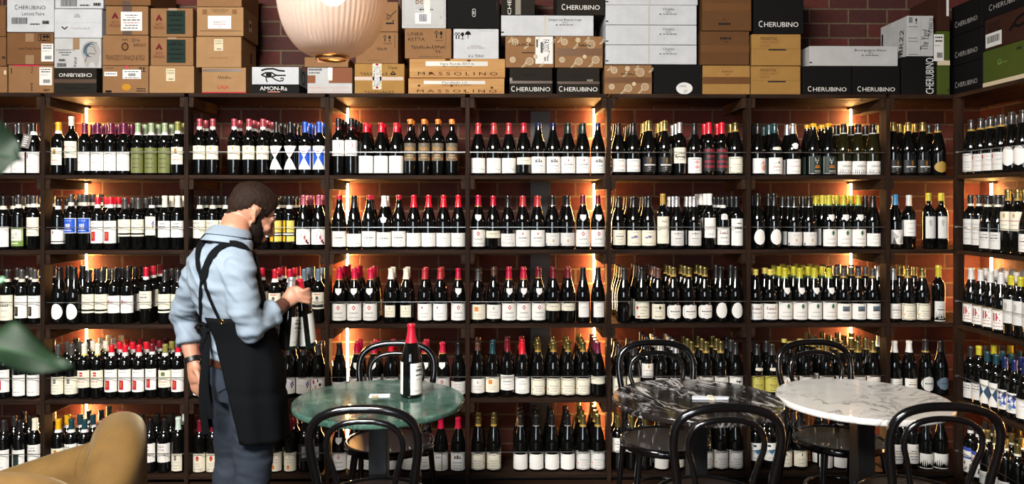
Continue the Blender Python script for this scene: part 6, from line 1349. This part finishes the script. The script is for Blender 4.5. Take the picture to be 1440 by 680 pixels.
    def grow(name, f, m, base_t, more):
        src = body_h; used, vs, fs = {}, [], []; val = {}
        for pol in src.polygons:
            cs = [f(MI @ src.vertices[q].co) for q in pol.vertices]
            if min(cs) <= 0: continue
            ff = []
            for q, cv in zip(pol.vertices, cs):
                if q not in used:
                    used[q] = len(vs); v = src.vertices[q]; p = MI @ v.co
                    t = base_t + more(p); t *= .12 + .88 * sst(cv / .03)
                    t += .0016 * noise.noise(p * 60) * sst(cv / .02) + .0012 * noise.noise(p * 150)
                    vs.append(v.co + v.normal * max(.0004, t))
                ff.append(used[q])
            fs.append(tuple(ff))
        kk = MB(); kk.add(vs, fs, m); o = child(name, kk.mesh(name, 80)); sm = o.modifiers.new('s', 'SOLIDIFY'); sm.thickness = .006; sm.offset = -1
    grow('hair', hairm, HA, .005, lambda p: .013 * sst((p.z - .03) / .06) + .004 * sst((p.y) / .08))
    grow('beard', beardm, BE, .005, lambda p: .008 * sst((p.y - .05) / .05) * sst((-.07 - p.z) / .04))
    # ---- shirt
    S = MB(); TS = [(c, a, b) for c, a, b in TOR[2:9]]
    loft(S, TS, SH, .006)
    def sleeve(sh, e, w, t, r):
        mid = (sh + e) / 2 + Vector((-.004, -.006, 0)); cu = e + (w - e) * t
        S.tube(smoothpath([sh + (cS - sh) * .25, sh, mid, e], 6), [r[0] * .95 + 0 * q for q in range(7)] + [r[0] + (r[1] - r[0]) * q / 6 for q in range(1, 7)] + [r[1] + (r[2] - r[1]) * q / 6 for q in range(1, 7)], SH, 22)
        ell(S, e, (r[2], r[2], r[2]), SH)
        S.tube([e, e + (cu - e) * .5, cu], [r[2], r[3] * 1.04, r[3]], SH, 22)
        d = (cu - e).normalized()
        S.tube([cu - d * .032, cu - d * .027, cu - d * .004, cu], [r[3], r[3] + .0075, r[3] + .007, r[3] - .002], SH, 22)
    sleeve(sR, eR, wR, .60, (.066, .061, .054, .046)); sleeve(sL, eL, wL, .62, (.064, .060, .054, .047))
    ell(S, sR + Vector((0, 0, -.004)), (.064, .064, .06), SH); ell(S, sL + Vector((0, 0, -.004)), (.062, .062, .058), SH)
    shirt = evaluated(S, 'shirt', .0065, 6, .5, [SH])
    shirt.calc_normals_split() if hasattr(shirt, 'calc_normals_split') else None
    nrm = [v.normal.copy() for v in shirt.vertices]
    for v, vn in zip(shirt.vertices, nrm):
        c = v.co.copy(); q = Vector((c.x * 7 + c.z * 5, c.y * 7 - c.z * 3, c.z * 17)); am = .011
        el = min((c - eR).length, (c - eL).length)
        if el < .14: am = .011 + .006 * (1 - el / .14)
        wv = noise.noise(q) + .6 * noise.noise(q * 2.1 + Vector((3, 1, 0)))
        rid = 1 - abs(noise.noise(Vector((c.x * 9, c.y * 9, c.z * 14 + c.x * 10)))) * 3
        v.co = c + vn * (am * wv * .8 + .007 * max(0, rid))
    shirt.update()
    bvh = BVHTree.FromPolygons([v.co.copy() for v in shirt.vertices], [tuple(p.vertices) for p in shirt.polygons])
    child('shirt', shirt)
    # collar
    k = MB(); ax0 = TOR[8][0] + Vector((0, 0, .019)); ax1 = HP(0, -.04, -.062); vs, fs = [], []; n = 48
    up = (ax1 - ax0).normalized()
    rows = [(-.034, .104, .084), (0, .088, .074), (.016, .084, .072), (.034, .078, .069), (.050, .074, .067), (.053, .077, .070), (.046, .081, .074), (.034, .087, .078), (.018, .095, .085), (.007, .098, .088), (.004, .099, .088), (.005, .096, .085)]
    for h, a, b in rows:
        for q in range(n + 1):
            t = R(28) + (2 * pi - R(56)) * q / n
            ce = ax0 + up * h; tilt = -.014 * cos(t)
            vs.append(ce + Rt * (a * sin(t)) + Fw * (b * cos(t)) + Vector((0, 0, tilt)))
    for i in range(len(rows) - 1):
        for q in range(n): fs.append((i * (n + 1) + q, i * (n + 1) + q + 1, (i + 1) * (n + 1) + q + 1, (i + 1) * (n + 1) + q))
    k.add(vs, fs, SH); o = child('collar', k.mesh('collar', 80)); sm = o.modifiers.new('s', 'SOLIDIFY'); sm.thickness = .002
    # ---- trousers, belt, shoes
    k = MB(); loft(k, [(TOR[2][0] + Vector((0, 0, .02)), .160, .120), (TOR[2][0], .166, .126), (TOR[1][0], .170, .130), (TOR[0][0], .150, .116)], JE)
    def leg(h, kn2, an):
        k.tube(smoothpath([h, (h + kn2) / 2, kn2, (kn2 + an) / 2 + Vector((-.012, -.012, 0)), an + Vector((0, 0, -.03))], 6), [.093 - .0012 * q for q in range(6)] + [.085 - .0022 * q for q in range(6)] + [.072 - .0006 * q for q in range(6)] + [.068 - .0005 * q for q in range(7)], JE, 24)
    leg(hR + Vector((0, 0, .02)), kR, aR); leg(hL + Vector((0, 0, .02)), kL, aL)
    tr = evaluated(k, 'trousers', .0075, 6, .5, [JE])
    nrm = [v.normal.copy() for v in tr.vertices]
    for v, vn in zip(tr.vertices, nrm):
        c = v.co.copy(); q = Vector((c.x * 8 + c.z * 6, c.y * 8, c.z * 15)); w2 = 1.0 if c.z < .62 else .55
        v.co = c + vn * (.006 * w2 * (noise.noise(q) + .5 * noise.noise(q * 2.2)) + .003 * max(0, 1 - 3 * abs(noise.noise(Vector((c.x * 10, c.y * 10, c.z * 18 + 5 * c.x))))))
    tr.update(); bvt = BVHTree.FromPolygons([v.co.copy() for v in tr.vertices], [tuple(p.vertices) for p in tr.polygons]); child('trousers', tr)
    k = MB(); c = TOR[2][0] + Vector((0, 0, .014)); n = 48
    k.add([c + Rt * (a * sin(2 * pi * q / n)) + Fw * (b * cos(2 * pi * q / n) * (1 - .05 * max(0, -cos(2 * pi * q / n)))) + Vector((0, 0, z)) for a, b, z in ((.170, .130, -.014), (.1735, .1335, -.013), (.1735, .1335, .013), (.170, .130, .014)) for q in range(n)], [(i * n + q, i * n + (q + 1) % n, (i + 1) * n + (q + 1) % n, (i + 1) * n + q) for i in range(3) for q in range(n)], BELT); child('belt', k.mesh('belt', 50))
    for a in (aR, aL):
        k = MB(); k.tube(smoothpath([a - Fw * .075 + Vector((0, 0, -.045)), a - Fw * .04 + Vector((0, 0, -.035)), a + Fw * .05 + Vector((0, 0, -.035)), a + Fw * .12 + Vector((0, 0, -.05)), a + Fw * .19 + Vector((0, 0, -.058))], 5), [(.020, .022)] + [(.04, .040)] * 6 + [(.036, .044)] * 7 + [(.028, .046)] * 5 + [(.018, .032), (.008, .014)], LEA, 18, up=(0, 0, 1)); ell(k, a, (.05, .05, .055), LEA)
        me = evaluated(k, 'shoe', .005, 5, .5, [LEA])
        for v in me.vertices: v.co.z = max(v.co.z, .012)
        o = child('shoe', me)
        s2 = MB(); out = [(-.09, 0), (-.085, .03), (-.04, .038), (.04, .042), (.12, .048), (.18, .034), (.20, 0), (.18, -.034), (.12, -.048), (.04, -.042), (-.04, -.038), (-.085, -.03)]
        pts = [Vector((a.x, a.y, 0)) - base + Fw * u + Rt * w3 for u, w3 in out]; m3 = len(pts)
        s2.add([p + Vector((0, 0, z)) for z in (.0005, .016) for p in pts], [tuple(range(m3))[::-1], tuple(range(m3, 2 * m3))] + [(q, (q + 1) % m3, m3 + (q + 1) % m3, m3 + q) for q in range(m3)], mat('rubber_sole', (30, 28, 27), .8)); s2.build('sole', o, smooth=30)
    # ---- apron: wraps from just right of the spine round the front
    def ringat(z):
        L = TOR + []
        for (c0, a0, b0), (c1, a1, b1) in zip(L, L[1:]):
            if c0.z <= z <= c1.z:
                t = (z - c0.z) / (c1.z - c0.z); return c0.lerp(c1, t), a0 + (a1 - a0) * t, b0 + (b1 - b0) * t
        c, a, b = (L[1] if z < L[1][0].z else L[-1]); return Vector((c.x, c.y, z)), a, b
    k = MB(); rows, cols = 26, 70; vs, fs = [], []; z0, z1 = 1.102, .612
    for i in range(rows + 1):
        t = i / rows; z = z0 + (z1 - z0) * t
        c, a, b = ringat(max(z, .80)); c = Vector((c.x, c.y, z)); g = .019 + .014 * t
        if z < .80: c = c + Fw * (.010 * (.80 - z) / .2); a, b = .163, .122
        er, el = R(168 - 36 * t ** 1.1), R(172 - 14 * t)
        for j in range(cols + 1):
            th = er + (-el - er) * j / cols
            dz = -.035 * t * max(0, 1 - abs(th) / 2.4)
            fold = .006 * t * sin(th * 9 + 2) + .004 * noise.noise(Vector((th * 3, z * 6, 1)))
            back = 1 - .06 * max(0, -cos(th))
            vs.append(c + Rt * ((a + g + fold) * sin(th)) + Fw * ((b + g + fold) * cos(th) * back) + Vector((0, 0, dz + .03 * (1 - t) * max(0, cos(th)))))
    for i in range(rows):
        for j in range(cols): fs.append((i * (cols + 1) + j, i * (cols + 1) + j + 1, (i + 1) * (cols + 1) + j + 1, (i + 1) * (cols + 1) + j))
    k.add(vs, fs, AP)
    bv, bf = [], []                           # bib
    for i in range(13):
        z = z0 - .01 + .25 * i / 12; c, a, b = ringat(z); w4 = R(88 - 40 * (i / 12) ** .7)
        for j in range(21):
            th = w4 * (1 - 2 * j / 20); bv.append(c + Rt * ((a + .018) * sin(th)) + Fw * ((b + .018) * cos(th)))
    k.add(bv, [(i * 21 + j, i * 21 + j + 1, (i + 1) * 21 + j + 1, (i + 1) * 21 + j) for i in range(12) for j in range(20)], AP)
    ap = k.mesh('apron', 80); bva = BVHTree.FromPolygons([v.co.copy() for v in ap.vertices], [tuple(p.vertices) for p in ap.polygons])
    o = child('apron', ap); sm = o.modifiers.new('s', 'SOLIDIFY'); sm.thickness = .0025; apron = o
    cam0 = Vector((0, 0, H))
    def onto(px, py, trees, off=.004):
        d = Vector(ray(px, py)).normalized(); best = None
        for tr2 in trees:
            h, nn, _, dist = tr2.ray_cast(cam0, d)
            if h is not None and (best is None or dist < best[1]): best = (h, dist, nn)
        if best is None: return at(px, py, 3.1), -d
        nn = best[2] if best[2].dot(d) < 0 else -best[2]
        return best[0] + nn * off, nn
    def strap(name, pts, w, trees, m=AP, off=.004, pre=(), post=(), par=root, th=.0028):
        q = [onto(px, py, trees, off) for px, py in [(p.x, p.y) for p in smoothpath([(x, y, 0) for x, y in pts], 6)]]
        P3 = [Vector(p) for p in pre] + [p for p, _ in q] + [Vector(p) for p in post]; N3 = [q[0][1]] * len(pre) + [nn for _, nn in q] + [q[-1][1]] * len(post)
        for _ in range(7): P3 = [P3[0]] + [(P3[i - 1] + P3[i] * 2 + P3[i + 1]) / 4 for i in range(1, len(P3) - 1)] + [P3[-1]]
        for _ in range(8): N3 = [N3[0]] + [(N3[i - 1] + N3[i] * 2 + N3[i + 1]).normalized() for i in range(1, len(N3) - 1)] + [N3[-1]]
        vs, fs = [], []; n = len(P3)
        for i in range(n):
            t = (P3[min(i + 1, n - 1)] - P3[max(0, i - 1)]).normalized(); nn = (N3[i] - t * N3[i].dot(t)).normalized(); sd = t.cross(nn)
            for a, b in ((-1, -1), (1, -1), (1, 1), (-1, 1)): vs.append(P3[i] + sd * (a * w / 2) + nn * (b * th / 2))
        for i in range(n - 1):
            for q2 in range(4): fs.append((i * 4 + q2, i * 4 + (q2 + 1) % 4, (i + 1) * 4 + (q2 + 1) % 4, (i + 1) * 4 + q2))
        fs += [(3, 2, 1, 0), (n * 4 - 4, n * 4 - 3, n * 4 - 2, n * 4 - 1)]
        kk = MB(); kk.add(vs, fs, m); me = kk.mesh(name, 60)
        me.transform(T); return link(name, me, par)
    bt = ringat(1.33)
    fr_ = bt[0] + Fw * (bt[2] + .02) + Rt * .06; fl_ = bt[0] + Fw * (bt[2] + .02) - Rt * .06
    strap('shoulder_strap', [(350, 352), (338, 346), (323, 343), (308, 350), (297, 362), (289, 382), (286, 392)], .031, [bvh], off=.0075, pre=[fr_, fr_ + Vector((0, 0, .05)) - Fw * .03])
    strap('shoulder_strap', [(292, 331), (284, 342), (280, 356), (280, 372), (284, 386), (288, 394)], .031, [bvh], off=.0065)
    strap('back_strap', [(287, 390), (292, 408), (300, 428), (309, 447)], .013, [bvh], off=.0055)
    strap('back_strap', [(285, 390), (283, 412), (283, 436), (284, 460)], .016, [bvh], off=.005)
    strap('waist_tie', [(285, 452), (292, 455), (300, 456), (309, 451)], .010, [bvh], off=.006)
    # hanging ties and the brass eyelet
    e0, en = onto(289, 456, [bvh], .010)
    for dx, dy, l, w5 in ((.004, -.010, .42, .028), (.026, -.012, .36, .022), (-.004, -.006, .12, .016)):
        kk = MB(); pts = [e0 + Vector((dx * t + .006, dy * t - .012 * sin(pi * t), -l * t)) + Vector((.006 * sin(7 * t), 0, 0)) for t in [i / 14 for i in range(15)]]
        kk.tube(pts, [(w5 / 2, .0022)] * 15, AP, 8, up=(1, .2, 0)); child('hanging_tie', kk.mesh('hanging_tie', 60))
    kk = MB(); q = e0 + Vector((0, -.004, 0)); kk.tube([q + Vector((.026 * cos(a * pi / 8) * (1.2 if a < 8 else .8), -.004, -.012 + .02 * sin(a * pi / 8))) for a in range(16)], .0045, AP, 8, closed=True); child('tie_knot', kk.mesh('tie_knot', 60))
    q, nn = onto(312.5, 452, [bva], .002); kk = MB()
    a1 = nn.cross(Vector((0, 0, 1))).normalized(); a2 = nn.cross(a1)
    kk.tube([q + a1 * .0085 * cos(a * pi / 12) + a2 * .0085 * sin(a * pi / 12) for a in range(24)], .0026, mat('brass', (200, 150, 84), .22, 1), 8, closed=True)
    me = kk.mesh('eyelet', 60); me.transform(T); link('eyelet', me, apron)
    strap('back_pocket', [(304, 513), (305, 522), (308, 534), (313, 548)], .058, [bvt], m=JE, off=.003, th=.003)
    # watch on the hanging wrist
    d = (wL - eL).normalized(); cw = wL - d * .006; a1 = d.cross(Vector((0, 1, 0))).normalized(); a2 = d.cross(a1)
    kk = MB()
    prof = [(.029, -.011), (.0335, -.010), (.0335, .010), (.029, .011)]; n = 28
    kk.add([cw + d * z + a1 * (r * 1.0 * cos(2 * pi * q2 / n)) + a2 * (r * sin(2 * pi * q2 / n)) for r, z in prof for q2 in range(n)], [(i * n + q2, i * n + (q2 + 1) % n, (i + 1) * n + (q2 + 1) % n, (i + 1) * n + q2) for i in range(3) for q2 in range(n)], LEA)
    child('watch_strap', kk.mesh('watch_strap', 50))
man()
# the two bottles he holds by the neck
def held(pt, pb, panels, cap, label):
    b = at(*pb); t = at(*pt); d = (t - b).normalized()
    q = Vector((0, 0, 1)).rotation_difference(d).to_euler()
    turned_bottle(b, .296, cap, panels, label, rot=q, s=1.0)
held((410, 399, 3.212), (402.5, 490, 3.200), [('front_label', ('grey', 11, 4, 34, 'ornate2', 'rect'), 64), ('back_label', ('grey', 12, 4, 34, 'plain', 'rect'), -72)], ('silver', 12, None, 0), 'silver-capped wine bottle held by the neck, nearer the man of the pair')
held((421.5, 393, 3.262), (431.5, 487, 3.305), [('front_label', ('grey', 13, 4, 36, 'ornate2', 'rect'), -30), ('back_label', ('grey', 12, 6, 38, 'plain', 'rect'), 75)], ('red', 17, None, 0), 'red-capped wine bottle held by the neck, farther from the man of the pair')
# ---------------------------------------------------------------- light
def area(name, loc, target, sx, sy, power, col):
    l = bpy.data.lights.new(name, 'AREA'); l.shape = 'RECTANGLE'; l.size, l.size_y = sx, sy; l.energy = power; l.color = col
    o = bpy.data.objects.new(name, l); COL.objects.link(o); o.location = loc
    o.rotation_euler = (Vector(target) - Vector(loc)).to_track_quat('-Z', 'Y').to_euler(); return o
for x, p in ((-2.35, 42), (-1.6, 42), (-.25, 30)):
    area('window_daylight', (x, -3.49, 1.9), (x + .05, 4, 1.1), .48, 1.95, p, (.78, .9, 1))
area('skylight_daylight', (-1.4, .2, 3.57), (-.1, 3.2, .3), 2.2, 1.2, 560, (1, .955, .89))
w = bpy.data.worlds.new('world'); SC.world = w; w.use_nodes = True
bg = w.node_tree.nodes['Background']; bg.inputs[0].default_value = (.75, .85, 1, 1); bg.inputs[1].default_value = .6
# ---------------------------------------------------------------- camera
cd = bpy.data.cameras.new('camera'); cd.lens = F / 1440 * 36; cd.sensor_width = 36; cd.shift_y = -(340 - YH) / 1440
cd.clip_start = .05; cd.dof.use_dof = True; cd.dof.focus_distance = 4.0; cd.dof.aperture_fstop = 2.8
cam = bpy.data.objects.new('camera', cd); COL.objects.link(cam); cam.location = (0, 0, H); cam.rotation_euler = (R(90), 0, -TH)
SC.camera = cam
SC.view_settings.view_transform = 'Standard'; SC.view_settings.look = 'None'; SC.view_settings.exposure = .5; SC.view_settings.gamma = 1; SC.view_settings.use_curve_mapping = False
SC.cycles.use_denoising = True; SC.cycles.max_bounces = 6; SC.cycles.diffuse_bounces = 3; SC.cycles.glossy_bounces = 4; SC.cycles.transmission_bounces = 6
SC.cycles.sample_clamp_indirect = 6; SC.cycles.caustics_reflective = False; SC.cycles.caustics_refractive = False
